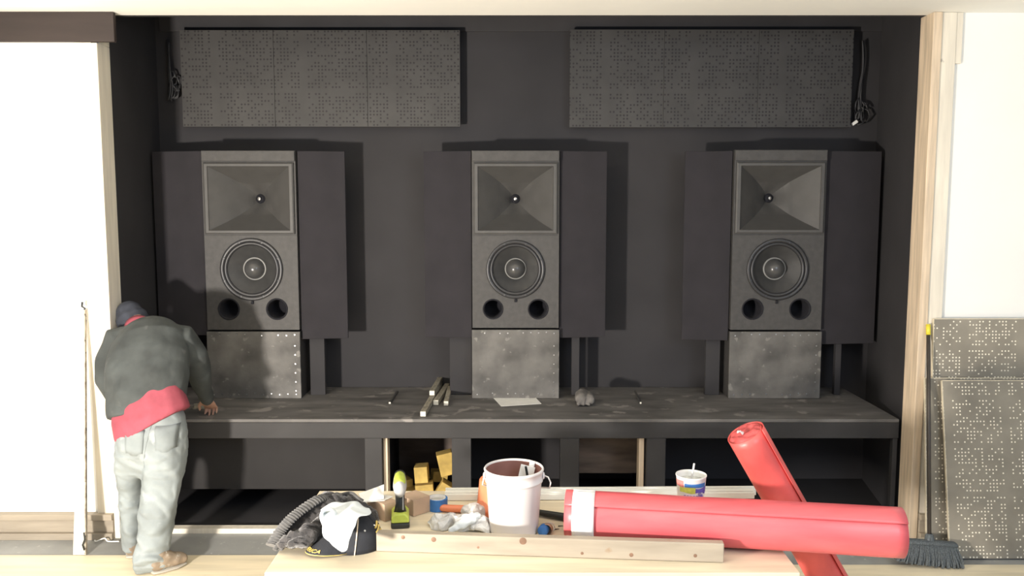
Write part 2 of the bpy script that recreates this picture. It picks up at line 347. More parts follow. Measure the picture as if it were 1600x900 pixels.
# ------------------------------------------------------------------ speakers
YS = 5.38
def boolean_cut(o, cutters):
    for c in cutters:
        b = o.modifiers.new('b', 'BOOLEAN'); b.operation = 'DIFFERENCE'; b.object = c; b.solver = 'EXACT'
    bake(o)
    for c in cutters: bpy.data.objects.remove(c)
def speaker(cx, W, py, words):
    z = lambda y: zat(y, YS)
    yt, y_rail, y_h0, y_h1, y_b, pb = py['top'], py['rail'], py['h0'], py['h1'], py['bot'], py['ped']
    ztop, zbot = z(yt), z(y_b); zh0, zh1 = z(y_h0), z(y_h1)
    zc = (zbot + zh1) / 2
    s = W / .605; D = .30
    r = thing('loudspeaker', (cx, YS, z(y_b)), words[0], 'speaker', 'cinema loudspeakers on plinths')
    lowc = MB().box2((cx - W / 2, YS, zbot + .003), (cx + W / 2, YS + D, zh1 - .004)).build('bass_cabinet', M_cab, r)
    zw = z(421); zp = z(483); wr = .205 * s; pr = .066 * s
    cut = [MB().lathe([(0, -.05), (wr * .93, -.05), (wr * .93, .16), (0, .16)], (cx, YS, zw), (0, 1, 0)).build('c', M_cab, r)]
    for sx in (-1, 1): cut.append(MB().lathe([(0, -.05), (pr, -.05), (pr, .2), (0, .2)], (cx + sx * .158 * s, YS, zp), (0, 1, 0)).build('c', M_hole, r))
    boolean_cut(lowc, cut)
    # horn section: box with cavity
    hw = W / 2 - .012
    up = MB().box2((cx - W / 2, YS, zh1 - .003), (cx + W / 2, YS + D, ztop)).build('horn_cabinet', M_cab, r)
    boolean_cut(up, [MB().box2((cx - hw + .012, YS - .05, zh1 + .014), (cx + hw - .012, YS + .27, zh0 - .012)).build('c', M_cab, r)])
    MB().box2((cx - W / 2 + .002, YS - .012, z(y_rail)), (cx + W / 2 - .002, YS - .0005, ztop - .002)).build('top_rail', M_cab, r, bevel=.003)
    # horn: frame + flare
    zc2 = (zh0 + zh1) / 2; hh = (zh0 - zh1) / 2 - .006; lip = .030
    h = MB()
    mw, mh = hw - lip, hh - lip * .85
    n = 14
    def ring(a, b, y, cen, k):
        P = []
        for i in range(4 * n):
            sd, t = divmod(i, n); t = t / n * 2 - 1
            x, zz = [(t, 1), (1, -t), (-t, -1), (-1, t)][sd]
            l = math.hypot(x, zz); cx_, cz_ = x / l, zz / l
            P.append(Vector((cx + (x * (1 - k) + cx_ * k) * a, y, cen + (zz * (1 - k) + cz_ * k) * b)))
        return P
    rings = [ring(hw, hh, YS + .012, zc2, 0), ring(hw, hh, YS - .014, zc2, 0), ring(hw - .008, hh - .008, YS - .02, zc2, 0), ring(mw + .004, mh + .004, YS - .02, zc2, 0), ring(mw, mh, YS - .012, zc2, 0)]
    for i in range(1, 11):
        t = i / 10; e = 1 - t
        a = .03 + (mw - .03) * (e ** 1.25 * .75 + e * .25); b = .03 + (mh - .03) * (e ** .9)
        rings.append(ring(a, b, YS - .012 + .25 * t, zc2, max(0, (t - .6) / .4)))
    V = [[h.bm.verts.new(p) for p in q] for q in rings]
    for r0, r1 in zip(V, V[1:]):
        for k in range(4 * n): h.bm.faces.new((r0[k], r0[(k + 1) % (4 * n)], r1[(k + 1) % (4 * n)], r1[k]))
    ho = h.build('horn', M_horn, r)
    MB().lathe([(.032, .236), (.022, .225), (0, .215)], (cx, YS - .0, zc2), (0, 1, 0), 20).build('throat', M_hole, ho)
    MB().lathe([(.012, .21), (.01, .203), (0, .2)], (cx, YS, zc2), (0, 1, 0), 14).build('phase_plug', M_chrome, ho)
    # woofer
    w = thing('woofer', (0, 0, 0), None, None); w.parent = r
    w.location = Vector((cx, YS, zw)) - wloc(r)
    O = (cx, YS, zw); ax = (0, -1, 0)
    MB().lathe([(wr, -.004), (wr, .010), (wr * .97, .014), (wr * .9, .014), (wr * .88, .008), (wr * .88, -.01)], O, ax, 56).build('frame', M_surround, w, smooth=True)
    MB().lathe([(wr * .885, .002), (wr * .86, .010), (wr * .82, .012), (wr * .78, .006), (wr * .765, -.006)], O, ax, 56).build('surround', M_surround, w, smooth=True)
    MB().lathe([(wr * .77, -.004), (wr * .6, -.03), (wr * .42, -.062), (wr * .3, -.085)], O, ax, 56).build('cone', M_cone, w, smooth=True)
    MB().lathe([(wr * .37, -.075), (wr * .37, -.06), (wr * .335, -.058), (wr * .325, -.07)], O, ax, 48).build('cap_ring', mat('satin_ring', (.22, .22, .21), .3, .05, 9), w, smooth=True)
    MB().lathe([(wr * .33, -.066), (wr * .3, -.04), (wr * .22, -.014), (wr * .12, -.002), (0, .002)], O, ax, 48).build('dust_cap', M_cap, w, smooth=True)
    for k in range(8):
        a = PI / 8 + k * PI / 4
        MB().lathe([(.008, .012), (.008, .018), (0, .019)], (cx + math.cos(a) * wr * .935, YS, zw + math.sin(a) * wr * .935), ax, 8).build('bolt', M_surround, w)
    MB().box((cx, YS - .006, zw - wr - .012), (.016, .012, .02)).build('badge', M_hole, r, bevel=.002)
    for sx in (-1, 1):
        MB().lathe([(pr * 1.1, .0), (pr * 1.08, .005), (pr * 1.0, .006), (pr * .93, -.002), (pr * .9, -.03), (pr * .9, -.17), (0, -.17)], (cx + sx * .158 * s, YS, zp), ax, 32).build('bass_port', M_hole, r, smooth=True)
    # plinth
    zt = z(pb)
    p = thing('plinth', (cx, YS, ZP), words[1], 'plinth', 'plinths under the loudspeakers')
    MB().box2((cx - W / 2 - .004, YS - .012, ZP + .001), (cx + W / 2 + .004, YS + .006, zt)).build('front_panel', M_ped, p, bevel=.003)
    MB().box2((cx - W / 2, YS + .0065, ZP + .001), (cx + W / 2, YS + .29, zt - .001)).build('body', M_cabside, p)
    sc = MB()
    for k in range(11):
        for zz in ((zt - .022), (ZP + .03)):
            if random.random() < .7: sc.lathe([(.005, 0), (.005, .0016), (0, .002)], (cx - W / 2 + .03 + k * (W - .06) / 10, YS - .012, zz + random.uniform(-.006, .006)), ax, 6)
    for k in range(6):
        sc.lathe([(.005, 0), (.005, .0016), (0, .002)], (cx + W / 2 - .03, YS - .012, ZP + .05 + k * .06), ax, 6)
    tag(sc.build('screw_heads', M_chrome, p), kind='stuff')

def wing(xin, pxout, ytop, ybot_in, ybot_out, side, ped_px, label, cat='panel'):
    """black side baffle set back at its outer edge, carried by a leg behind it"""
    yi, yo = YS + .03, YS + (.09 if pxout < 300 else .07)
    a = Vector((xin, yi, 0)); b = at(pxout, 380, yo)
    zt = zat(ytop, yi); z0 = zat(ybot_in, yi); z1 = z0
    r = thing('side_baffle', ((a.x + b.x) / 2, yi, ZP), label, cat, 'black side baffles beside the loudspeakers')
    th = Vector((0, .018, 0))
    MB().prism([(a.x, yi, z0), (b.x, yo, z1), (b.x, yo, zt), (a.x, yi, zt)], th).build('panel', M_wing, r, bevel=.002)
    l0, l1 = ped_px; x0, x1 = at(l0, 570, yo + .03).x, at(l1, 570, yo + .03).x
    MB().box2((x0, yo + .02, ZP + .001), (x1, yo + .058, zt - .05)).build('leg', M_blackwall, r, bevel=.002)

b1, b2, b3 = onz(399.5, 620, ZP), onz(805.5, 620, ZP), onz(1208.5, 620, ZP)
kk = YS / b1.y
c1, c2, c3 = b1.x * kk, b2.x * kk, b3.x * kk
W1 = .600
speaker(c1, W1, dict(top=235, rail=252, h0=253, h1=367, bot=516, ped=518), ('left loudspeaker, with square horn over round woofer, behind the bent-over person', 'scuffed grey plinth under the left loudspeaker, partly in the person\'s shadow'))
speaker(c2, .562, dict(top=235, rail=252, h0=253, h1=367, bot=513, ped=515), ('middle loudspeaker of the three, directly behind the white paper on the platform', 'scuffed grey plinth under the middle loudspeaker, behind the white paper'))
speaker(c3, .592, dict(top=234, rail=251, h0=252, h1=366, bot=516, ped=518), ('right loudspeaker of the three, above the leaning red roll', 'scuffed grey plinth with pale worn edges under the right loudspeaker'))
wing(c1 - W1 / 2 - .006, 243, 236, 524, 520, -1, (262, 282), 'black side baffle on the left of the left loudspeaker')
wing(c1 + W1 / 2 + .006, 541, 236, 530, 526, 1, (485, 508), 'black side baffle on the right of the left loudspeaker')
wing(c2 - .287, 663, 236, 528, 526, -1, (703, 737), 'black side baffle on the left of the middle loudspeaker')
wing(c2 + .287, 947, 236, 528, 526, 1, (893, 905), 'black side baffle on the right of the middle loudspeaker')
wing(c3 - .302, 1068, 236, 532, 526, -1, (1102, 1124), 'black side baffle on the left of the right loudspeaker')
wing(c3 + .302, 1372, 236, 538, 534, 1, (1304, 1313), 'black side baffle on the right of the right loudspeaker')

# perforated black diffusers high on the back wall
YD = YB - .10
for (x0, x1, y0, y1, lb) in ((283, 719, 47, 198, 'left black perforated wall panel mounted high on the back wall'), (890, 1332, 46, 199, 'right black perforated wall panel mounted high on the back wall')):
    a = at(x0, 120, YD).x; b = at(x1, 120, YD).x
    r = thing('acoustic_diffuser', ((a + b) / 2, YD, zat(y1, YD)), lb, 'panel', 'perforated panels on the back wall')
    n = 3
    for k in range(n):
        xa, xb = a + (b - a) * k / n, a + (b - a) * (k + 1) / n
        MB().box2((xa + .0008, YD, zat(y1, YD)), (xb - .0008, YD + .02, zat(y0, YD))).build('sheet', M_dotsB, r, bevel=.001)
    MB().box2((a + .03, YD + .021, zat(y1, YD) + .03), (b - .03, YB - .021, zat(y0, YD) - .03)).build('backing_frame', M_black, r)

# cable bundles
def cables(px, pts, label, conn=False):
    r = thing('cable_bundle', at(px, 150, YB - .04), label, 'cable')
    Y = YB - .045
    for k in range(4):
        P = []
        for (x, y) in pts:
            P.append(at(x + random.uniform(-3, 3), y + random.uniform(-2, 2), Y + random.uniform(-.02, .02)))
        MB().tube(P, .007, 8).build('cable', M_cable, r, smooth=True, mods=[('SUBSURF', dict(levels=1, render_levels=2))])
    m = MB()
    for k in range(5):
        c = at(pts[-2][0] + random.uniform(-5, 5), pts[-2][1] + random.uniform(-14, 14), Y)
        q = [c + Vector((math.cos(t * .9) * .03, random.uniform(-.02, .02), math.sin(t * .9) * .05)) for t in range(8)]
        m.tube(q, .006, 6)
    m.build('tangle', M_cable, r, smooth=True)
    if conn:
        c = at(1335, 192, Y - .02); d = (at(1325, 199, Y - .02) - c)
        MB().beam(c - d * .4, c + d * .4, .022, .02).build('connector', M_paper, r, bevel=.002)
        MB().beam(c + d * .6, c + d * 1.0, .008, .008).build('plug_tip', M_chrome, r)
cables(266, [(262, 62), (264, 90), (266, 115), (270, 135), (266, 160)], 'tangled black cables hanging at the left end of the back wall')
cables(1345, [(1347, 60), (1349, 90), (1346, 120), (1342, 150), (1346, 172), (1339, 188)], 'tangled black cables with a white connector hanging at the right end', True)

# ------------------------------------------------------------------ things on the platform
def stick(name, p0, p1, w, h, label, m=M_stick, end=True, group=None):
    r = thing(name, (p0 + p1) / 2 - Vector((0, 0, h / 2)), label, 'stick', group)
    d = (p1 - p0).normalized()
    MB().beam(p0 + d * .002, p1, w, h).build('shaft', m, r, bevel=.003)
    if end: MB().beam(p0 - d * .001, p0 + d * .0015, w * .9, h * .9).build('cut_end', M_stickend, r)
    return r
def sp(p0, p1, w, h, z, *a, **k):
    A = onz(*p0, ZP + z); B = onz(*p1, ZP + z); A.z = B.z = ZP + z + h / 2; return stick('wooden_stick', A, B, w, h, *a, **k)
G = 'short sticks on the platform'
sp((661, 651), (688, 604), .035, .032, .002, 'longest wooden stick in the bundle, reaching nearest the platform edge', group=G)
sp((681, 633), (699, 606), .035, .032, .0015, 'middle wooden stick lying flat in the bundle of four', group=G)
sp((697, 634), (703, 609), .030, .03, .002, 'rightmost wooden stick of the bundle, lying apart by a small gap', group=G)
sp((675, 618), (690, 592), .035, .032, .0375, 'wooden stick resting on top of the bundle on the platform', group=G)
sp((609, 631), (621, 613), .014, .012, .001, 'thin dark stick lying alone left of the bundle', m=M_cab, group=G)
sp((1001, 631), (992, 612), .012, .012, .001, 'thin dark stick lying alone right of the grey glove', m=M_cab, group=G)
a = [onz(770, 621, ZP + .002), onz(833, 617.5, ZP + .002), onz(846, 631, ZP + .002), onz(783, 635, ZP + .002)]
tag(MB().prism(a, (0, 0, .0015)).build('sheet_of_paper', M_paper), 'white sheet of paper lying flat in front of the middle plinth', 'paper')
# crumpled grey glove
c = onz(916, 634, ZP); gl = MB()
gl.tube([c + Vector((-.03, .0, .045)), c + Vector((-.02, .08, .05)), c + Vector((0, .15, .04))], [.04, .045, .035], 14, round_caps=True)
gl.tube([c + Vector((.025, .0, .04)), c + Vector((.02, .08, .045))], [.034, .036], 14, round_caps=True)
gl.tube([c + Vector((.03, .06, .05)), c + Vector((.05, .12, .04))], [.022, .018], 10, round_caps=True)
for k in range(3): gl.tube([c + Vector((-.045 + .03 * k, .0, .03)), c + Vector((-.05 + .03 * k, -.03, .02))], [.016, .014], 8, round_caps=True)
def f(v):
    w = v + Vector((1, 0, 0)) * (ridged(v, 25) - .25) * .012; w.z = max(w.z, ZP + .001); return w
tag(gl.build('work_glove', M_glove, remesh=.005, smooth=True, fn=f), 'crumpled grey work glove on the platform right of the middle plinth', 'glove')
# metal bracket beside the person's hand
A, B = onz(301, 640, ZP), onz(329, 637, ZP)
tag(MB().beam(A + Vector((0, 0, .006)), B + Vector((0, 0, .006)), .03, .008).beam(A + Vector((0, .018, .018)), B + Vector((0, .018, .018)), .005, .03).build('angle_bracket', M_stick, bevel=.001), 'grey strip bracket lying under the person\'s hand on the platform', 'bracket')

# ------------------------------------------------------------------ yellow blocks inside the platform
def block(px, py, Y, d, rz, tilt, lb):
    c = at(px, py, Y); R = Rz(math.radians(rz)) @ Matrix.Rotation(math.radians(tilt), 3, 'Y')
    o = MB().box(c, d, R).build('yellow_block', M_foam, bevel=.004)
    tag(o, lb, 'block', 'yellow blocks in the platform opening')
block(697, 723, 5.2, (.10, .09, .145), 8, -12, 'topmost yellow block, against the right post of the opening')
block(659, 739, 5.2, (.085, .1, .105), 0, -4, 'yellow block standing on another in the middle of the pile')
block(664, 766, 5.2, (.115, .1, .10), 4, -5, 'yellow block directly under the standing one in the pile')
block(695, 765, 5.14, (.09, .09, .10), 0, 32, 'tilted yellow block at the lower right of the pile')
block(633, 761, 5.30, (.07, .1, .125), 30, 0, 'turned yellow block at the left of the pile behind the drill')
block(686, 742.5, 5.36, (.10, .08, .07), 20, 8, 'shadowed yellow block wedged behind the topmost one')
for px, lb in ((640, 'left'), (664, 'middle'), (693, 'right')):
    c = at(px, 790, 5.2); tag(MB().box((c.x, 5.24, .052), (.10, .11, .105)).build('yellow_block', M_foam, bevel=.004), f'{lb} yellow block at the bottom of the pile, mostly hidden', 'block', 'yellow blocks in the platform opening')

# ------------------------------------------------------------------ work table
ZT = .62
tx0, tx1 = onz(420, 885, ZT).x, onz(1250, 895, ZT).x
ty0, ty1 = onz(800, 895, ZT).y, 3.72
tb = thing('work_table', ((tx0 + tx1) / 2, (ty0 + ty1) / 2, 0), 'makeshift pale plywood work table covered with tools and rolls', 'table')
MB().box2((tx0, ty0, ZT - .02), (tx1, ty1, ZT)).build('tabletop', M_ply, tb, bevel=.002)
for x in (tx0 + .25, tx1 - .25):
    MB().box2((x - .02, ty0 + .05, ZT - .11), (x + .02, ty1 - .05, ZT - .0205)).build('crossbeam', M_pine, tb, bevel=.002)
    for y in (ty0 + .12, ty1 - .12):
        for s in (-1, 1):
            MB().beam((x + s * .021, y, ZT - .06), (x + s * .16, y, .04), .04, .05, (0, 1, 0)).build('leg', M_pine, tb, bevel=.002)

# 2x4 at the front
A, B = onz(588, 862, ZT), onz(1131, 880, ZT)
d = (B - A).normalized(); nrm = Vector((-d.y, d.x, 0)); t = .036; h = .073
lm = thing('lumber', (A + B) / 2, 'long pale pine board lying on edge along the table front', 'board')
MB().beam(A + nrm * t / 2 + Vector((0, 0, h / 2 + .001)), B + nrm * t / 2 + Vector((0, 0, h / 2 + .001)), t, h).build('board', M_pine, lm, bevel=.004)
M_knot = mat('pine_knot', (.24, .14, .09), .6, .2, 30)
for q, zz, rr in ((.17, .055, .010), (.43, .06, .014), (.6, .02, .006), (.3, .03, .005), (.74, .02, .008), (.92, .025, .007), (.08, .06, .008)):
    c = A.lerp(B, q) + Vector((0, 0, zz)); 
    MB().lathe([(rr * 1.0, 0), (rr * .6, .0006), (0, .0008)], c, -nrm, 12).build('knot', M_knot, lm)

# red rolls
def roll(name, p0, p1, R, m, label, band=None, crumple=0):
    r = thing(name, (p0 + p1) / 2 - Vector((0, 0, R)), label, 'roll', 'red film rolls')
    ax = (p1 - p0).normalized(); L = (p1 - p0).length
    u = Vector((0, 0, 1)) - ax * ax.z; u.normalize(); v = ax.cross(u)
    n, seg = 30, 64; P = []
    for i in range(n + 1):
        t = i / n * L; rowp = []
        for k in range(seg + 7):
            a = 2 * PI * k / seg + .27
            rr = R - .006 * (1 - k / (seg + 6)) + .004 * (k / (seg + 6))
            q = p0 + ax * t
            e = .0016 * noise.noise(Vector((t * 3, a * 1.5, R * 77)))
            rowp.append(q + (u * math.cos(a) + v * math.sin(a)) * (rr + e))
        P.append(rowp)
    MB().grid(P).build('outer_wrap', m, r, smooth=True, mods=[('SOLIDIFY', dict(thickness=.003, offset=-1))])
    ends = mat('dull_red_roll_end', (.45, .09, .08), .6, .3, 30, bump=.6)
    for p, dr in ((p0, 1), (p1, -1)):
        prof = [(R - .005, .003)]
        for k in range(1, 12):
            q = R - .005 - k * R * .07; prof += [(q + R * .03, .003), (q + R * .02, .008), (q, .003)]
        prof += [(.02, .003), (.02, .06), (0, .06)]
        MB().lathe(prof, p, ax * dr, 40).build('rolled_end', ends, r)
    if band:
        t0, t1 = band; P = []
        for i in range(5):
            t = t0 + (t1 - t0) * i / 4
            P.append([p0 + ax * t + (u * math.cos(2 * PI * k / 64) + v * math.sin(2 * PI * k / 64)) * (R + .0055) for k in range(65)])
        MB().grid(P).build('paper_band', M_tapew, r, smooth=True, mods=[('SOLIDIFY', dict(thickness=.002, offset=-1))])
    return r
R1 = .092
p0 = onz(884, 803, ZT + R1 + .006); p1 = onz(1409, 833, ZT + R1 + .006)
q0 = Vector((.955, 3.335, 1.0)); q1 = Vector((1.515, 3.42, .055)); 
roll('film_roll', p0, p1, R1, M_red, 'large red plastic film roll with white band lying across the table', band=(.03, .115))
r2 = roll('film_roll', q0, q1, .078, M_redB, 'red plastic film roll leaning upright from the floor against the table')
# crumpled plastic tucked into the leaning roll's end
axq = (q0 - q1).normalized(); m = MB(); m.tube([q0 - axq * .03, q0 - axq * .006, q0 + axq * .002, q0 + axq * .006], [.071, .073, .066, .03], 28)
def f(v): return v + axq * (noise.noise(v * 35) * .010) + Vector((0, 0, 0))
m.build('crumpled_end', mat('dull_red_film', (.55, .09, .09), .65, .25, 14, bump=.8, bscale=30), r2, remesh=.005, smooth=True, fn=f)
m = MB(); m.tube([q0 + axq * .010 + Vector((-.028, -.02, 0)), q0 + axq * .010 + Vector((-.01, -.02, 0))], [.007, .006], 10, round_caps=True)
m.build('clear_tape_wad', M_bag, r2, remesh=.003, smooth=True, fn=lambda v: v + Vector((0, 0, 1)) * noise.noise(v * 90) * .01)

# pails
c = onz(803, 829, ZT); c.z = ZT + .001
pb = thing('pail', c, 'white plastic pail with a stained inside standing on the table', 'bucket')
H = .262
MB().lathe([(0, 0), (.095, 0), (.098, .006), (.111, H * .78), (.113, H * .8), (.1165, H * .8), (.1165, H * .83), (.1135, H * .835), (.1145, H * .95), (.119, H * .955), (.121, H * .98), (.118, H), (.1135, H), (.1125, H * .97)], c, seg=56).build('pail_wall', M_pail, pb, smooth=True)
MB().lathe([(.1125, H * .97), (.108, H * .7), (.094, .008), (0, .008)], c, seg=56).build('pail_inside', M_pailin, pb, smooth=True)
P = []
for k in range(21):
    a = PI * k / 20; P.append(c + Vector((.124 * math.cos(a), .03 + .115 * math.sin(a), H * .86 - .16 * math.sin(a))))
P = [c + Vector((.121, 0, H * .87)), c + Vector((.137, -.012, H * .86)), c + Vector((.147, -.02, H * .78)), c + Vector((.143, -.005, H * .68)), c + Vector((.13, .06, H * .6)), c + Vector((.09, .12, H * .52)), c + Vector((0, .15, H * .5)), c + Vector((-.09, .12, H * .52)), c + Vector((-.128, .05, H * .66)), c + Vector((-.12, 0, H * .86))]
hb = MB().tube(P, .0028, 8).build('wire_handle', M_paper, pb, smooth=True)
for s in (-1, 1): MB().lathe([(.014, 0), (.014, .006), (.007, .009), (0, .009)], c + Vector((s * .115, 0, H * .87)), (s, 0, 0), 16).build('handle_boss', M_pail, pb, smooth=True)
# trowel leaning in the pail
tr = thing('drywall_knife', c + Vector((.03, .02, .02)), 'white scraper knife leaning inside the white pail', 'scraper')
a = c + Vector((.012, .02, .03)); R = Matrix.Rotation(math.radians(14), 3, 'Y') @ Matrix.Rotation(math.radians(-14), 3, 'X')
MB().box(c + Vector((.035, .035, .155)), (.06, .004, .20), R).build('blade', M_paper, tr, bevel=.001)
MB().box(c + Vector((.062, .055, .205)), (.022, .014, .13), R).build('handle', M_paper, tr, bevel=.005)
MB().box(c + Vector((.055, .03, .215)), (.010, .010, .085), Matrix.Rotation(math.radians(-10), 3, 'Y')).build('dark_stain', M_dgreen, tr, bevel=.003)
c2_ = Vector((-.062, 3.475, ZT + .001))
op = thing('orange_pail', c2_, 'orange pail standing upside down behind the white pail', 'bucket')
MB().lathe([(.092, 0), (.094, .004), (.094, .025), (.089, .027), (.078, .135), (.075, .14), (0, .14)], c2_, seg=48).build('pail_wall', M_orange, op, smooth=True)
MB().lathe([(.094, .0), (.097, .004), (.094, .008)], c2_, seg=48).build('rim', M_orange, op, smooth=True)

# cup
c = at(1080, 742, 3.31); c.z = ZT + .001
cu = thing('drink_cup', c, 'large white paper drink cup with colourful print and straw, behind the red roll', 'cup')
hz = zat(742, 3.31) - c.z
def cr_(z): return .044 + (.0605 - .044) * z / hz
MB().lathe([(0, .004), (.042, .004), (.044, 0), (cr_(hz * .5), hz * .5), (.0605, hz - .004), (.0628, hz - .001), (.0625, hz + .003), (.0595, hz + .003), (.058, hz - .01), (.045, .02), (0, .02)], c, seg=48).build('cup_body', M_cup, cu, smooth=True)
MB().lathe([(.0575, hz - .022), (.03, hz - .023), (0, hz - .023)], c, seg=32).build('ice_and_drink', mat('pale_drink', (.55, .56, .52), .2, .15, 60, bump=.6), cu)
MB().tube([c + Vector((.0, .03, hz - .06)), c + Vector((.012, .02, hz + .012)), c + Vector((.016, .02, hz + .042))], .0042, 10).build('straw', M_cork, cu, smooth=True)
def patch(name, m, a0, a1, z0, z1, wob=0, off=.0009):
    P = []
    for i in range(9):
        zz = z0 + (z1 - z0) * i / 8; row = []
        for k in range(17):
            u = k / 16; aa = math.radians(a0 + (a1 - a0) * u); z_ = zz + wob * math.sin(u * 6 + i * .4)
            row.append(c + Vector((math.sin(aa) * (cr_(z_) + off), -math.cos(aa) * (cr_(z_) + off), z_)))
        P.append(row)
    return MB().grid(P).build(name, m, cu, smooth=True)
zz = lambda y: zat(y, 3.25) - c.z
patch('blue_band', M_blue, -38, 55, zz(763), zz(757), .001)
patch('violet_swirl', M_purple, 4, 75, zz(772), zz(764), .003, .0007)
patch('lime_blob', M_limep, -62, 6, zz(772), zz(763), .0015)
patch('coral_patch', M_coral, -90, -42, zz(764), zz(754), .001)
tm = MB()
def fcup(v, zc=zz(777)):
    aa = v.x / .055; return c + Vector((math.sin(aa) * (cr_(zc) + .0012 - v.z), -math.cos(aa) * (cr_(zc) + .0012 - v.z), zc + v.y))
add_text(tm, 'scncool', .026, fcup); tm.build('script_lettering', M_purple, cu)
tm = MB()
for k in range(3):
    P = []
    for i in range(14):
        a_ = -.2 + i * .42; rr = .008 + .005 * k; zc = zz(773) + rr * math.sin(a_) ; ax_ = math.radians(38) + rr * math.cos(a_) / .055
        P.append(c + Vector((math.sin(ax_) * (cr_(zc) + .0014), -math.cos(ax_) * (cr_(zc) + .0014), zc)))
    tm.tube(P, .0012, 6)
tm.build('swirl_rings', M_purple, cu)

# white vinyl strips along the back of the table
for k, (dy, dz, lb, x1o) in enumerate(((0, 0, 'white vinyl strip lying nearest in the pair behind the pails', 0), (.045, .0, 'white vinyl strip lying furthest back along the table edge', .02))):
    A = Vector((onz(694, 786, ZT).x, 3.605 + dy, ZT + .001)); B = Vector((1.085 + x1o, 3.63 + dy, ZT + .001))
    if k: A.x -= .0
    o = thing('trim_strip', (A + B) / 2, lb, 'strip', 'white vinyl strips')
    d_ = (B - A).normalized()
    MB().beam(A + Vector((0, 0, .015)), B + Vector((0, 0, .015)), .038, .028).build('channel', M_trim, o, bevel=.002)
    MB().beam(A + Vector((0, 0, .0325)), B + Vector((0, 0, .0325)), .018, .006).build('raised_bead', M_trim, o, bevel=.001)

# cardboard boxes
def carton(px, py, d, rz, label, tape=True):
    p = onz(px, py, ZT); R = Rz(math.radians(rz))
    cc = p + R @ Vector((d[0] / 2, d[1] / 2, 0)); cc.z = ZT + .001
    r = thing('cardboard_box', cc, label, 'box', 'small cardboard boxes on the table')
    MB().box(cc + Vector((0, 0, d[2] / 2)), d, R).build('carton', M_card, r, bevel=.002)
    for s in (-1, 1):
        MB().box(cc + R @ Vector((s * d[0] * .2505, 0, d[2] + .0012)), (d[0] * .493, d[1] * .99, .002), R).build('flap', M_card, r)
    return cc
b1c = carton(601, 816, (.065, .135, .072), 42, 'small brown cardboard box with white paper on it, beside the coat')
b2c = carton(646, 808, (.09, .10, .068), 44, 'small brown cardboard box between the drill and the blue tape')
# folded white packet on the left box
zt_ = ZT + .076
pts = [(558, 774), (597, 757), (600, 770), (565, 787)]
Yq = b1c.y
P = [at(559, 776, Yq - .02), at(596, 758, Yq + .0), at(600, 762, Yq - .005), at(599, 776, Yq - .045), at(572, 786, Yq - .07)]
pk = thing('paper_packet', (b1c.x, b1c.y, zt_), 'folded white paper packet resting on the left cardboard box', 'packet')
m = MB()
b1c = b1c + Vector((-.015, 0, 0))
tp = [Vector((b1c.x - .085, b1c.y + .0, zt_ + .018)), Vector((b1c.x + .02, b1c.y + .03, zt_ + .048)), Vector((b1c.x + .026, b1c.y - .02, zt_ + .004)), Vector((b1c.x - .055, b1c.y - .05, zt_ + .002))]
m.prism(tp, (0, 0, .003)); m.build('folded_sheet', M_paper, pk, bevel=.001)
m = MB(); m.prism([Vector((b1c.x - .05, b1c.y - .048, zt_ + .0)), Vector((b1c.x + .03, b1c.y - .03, zt_ + .0)), Vector((b1c.x + .06, b1c.y + .02, zt_ + .0)), Vector((b1c.x + .0, b1c.y + .05, zt_ + .0))], (0, 0, .002)); m.build('under_sheet', M_paper, pk)

# drill seen from behind
c = onz(624, 826, ZT); c.y += .03; c.z = ZT + .001
dr = thing('cordless_drill', c, 'lime and black cordless drill standing on its battery', 'drill')
MB().box(c + Vector((0, .02, .012)), (.076, .115, .022)).build('battery_base', M_dgreen, dr, bevel=.006)
m = MB(); m.prism([c + Vector((x, -.036, z_)) for x, z_ in ((-.037, .0235), (.037, .0235), (.035, .045), (.02, .062), (-.02, .062), (-.035, .045))], (0, .11, 0)); m.build('battery_housing', M_lime, dr, bevel=.006)
MB().tube([c + Vector((0, .01, .055)), c + Vector((0, .012, .09)), c + Vector((0, .02, .135))], [(.026, .03), (.018, .024), (.02, .026)], 20).build('grip', M_dgreen, dr, smooth=True)
MB().box(c + Vector((.012, -.012, .10)), (.006, .004, .06)).build('grip_stripe', M_greyp, dr, bevel=.001)
MB().tube([c + Vector((0, -.045, .168)), c + Vector((0, .0, .168)), c + Vector((0, .07, .168))], [(.024, .034), (.028, .040), (.026, .036)], 28, side=(1, 0, 0), round_caps=True).build('motor_housing', M_greyp, dr, smooth=True)
MB().tube([c + Vector((0, -.03, .186)), c + Vector((0, .0, .186)), c + Vector((0, .07, .184))], [(.022, .022), (.025, .026), (.022, .022)], 28, side=(1, 0, 0), round_caps=True).build('top_cover', M_lime, dr, smooth=True)
MB().lathe([(.022, 0), (.025, .01), (.024, .045), (.012, .06), (0, .06)], c + Vector((0, .085, .17)), (0, 1, 0), 24).build('chuck', M_dgreen, dr, smooth=True)
MB().box(c + Vector((0, .048, .135)), (.012, .014, .03)).build('trigger', M_dgreen, dr, bevel=.003)

dr.rotation_euler = (0, 0, .13)
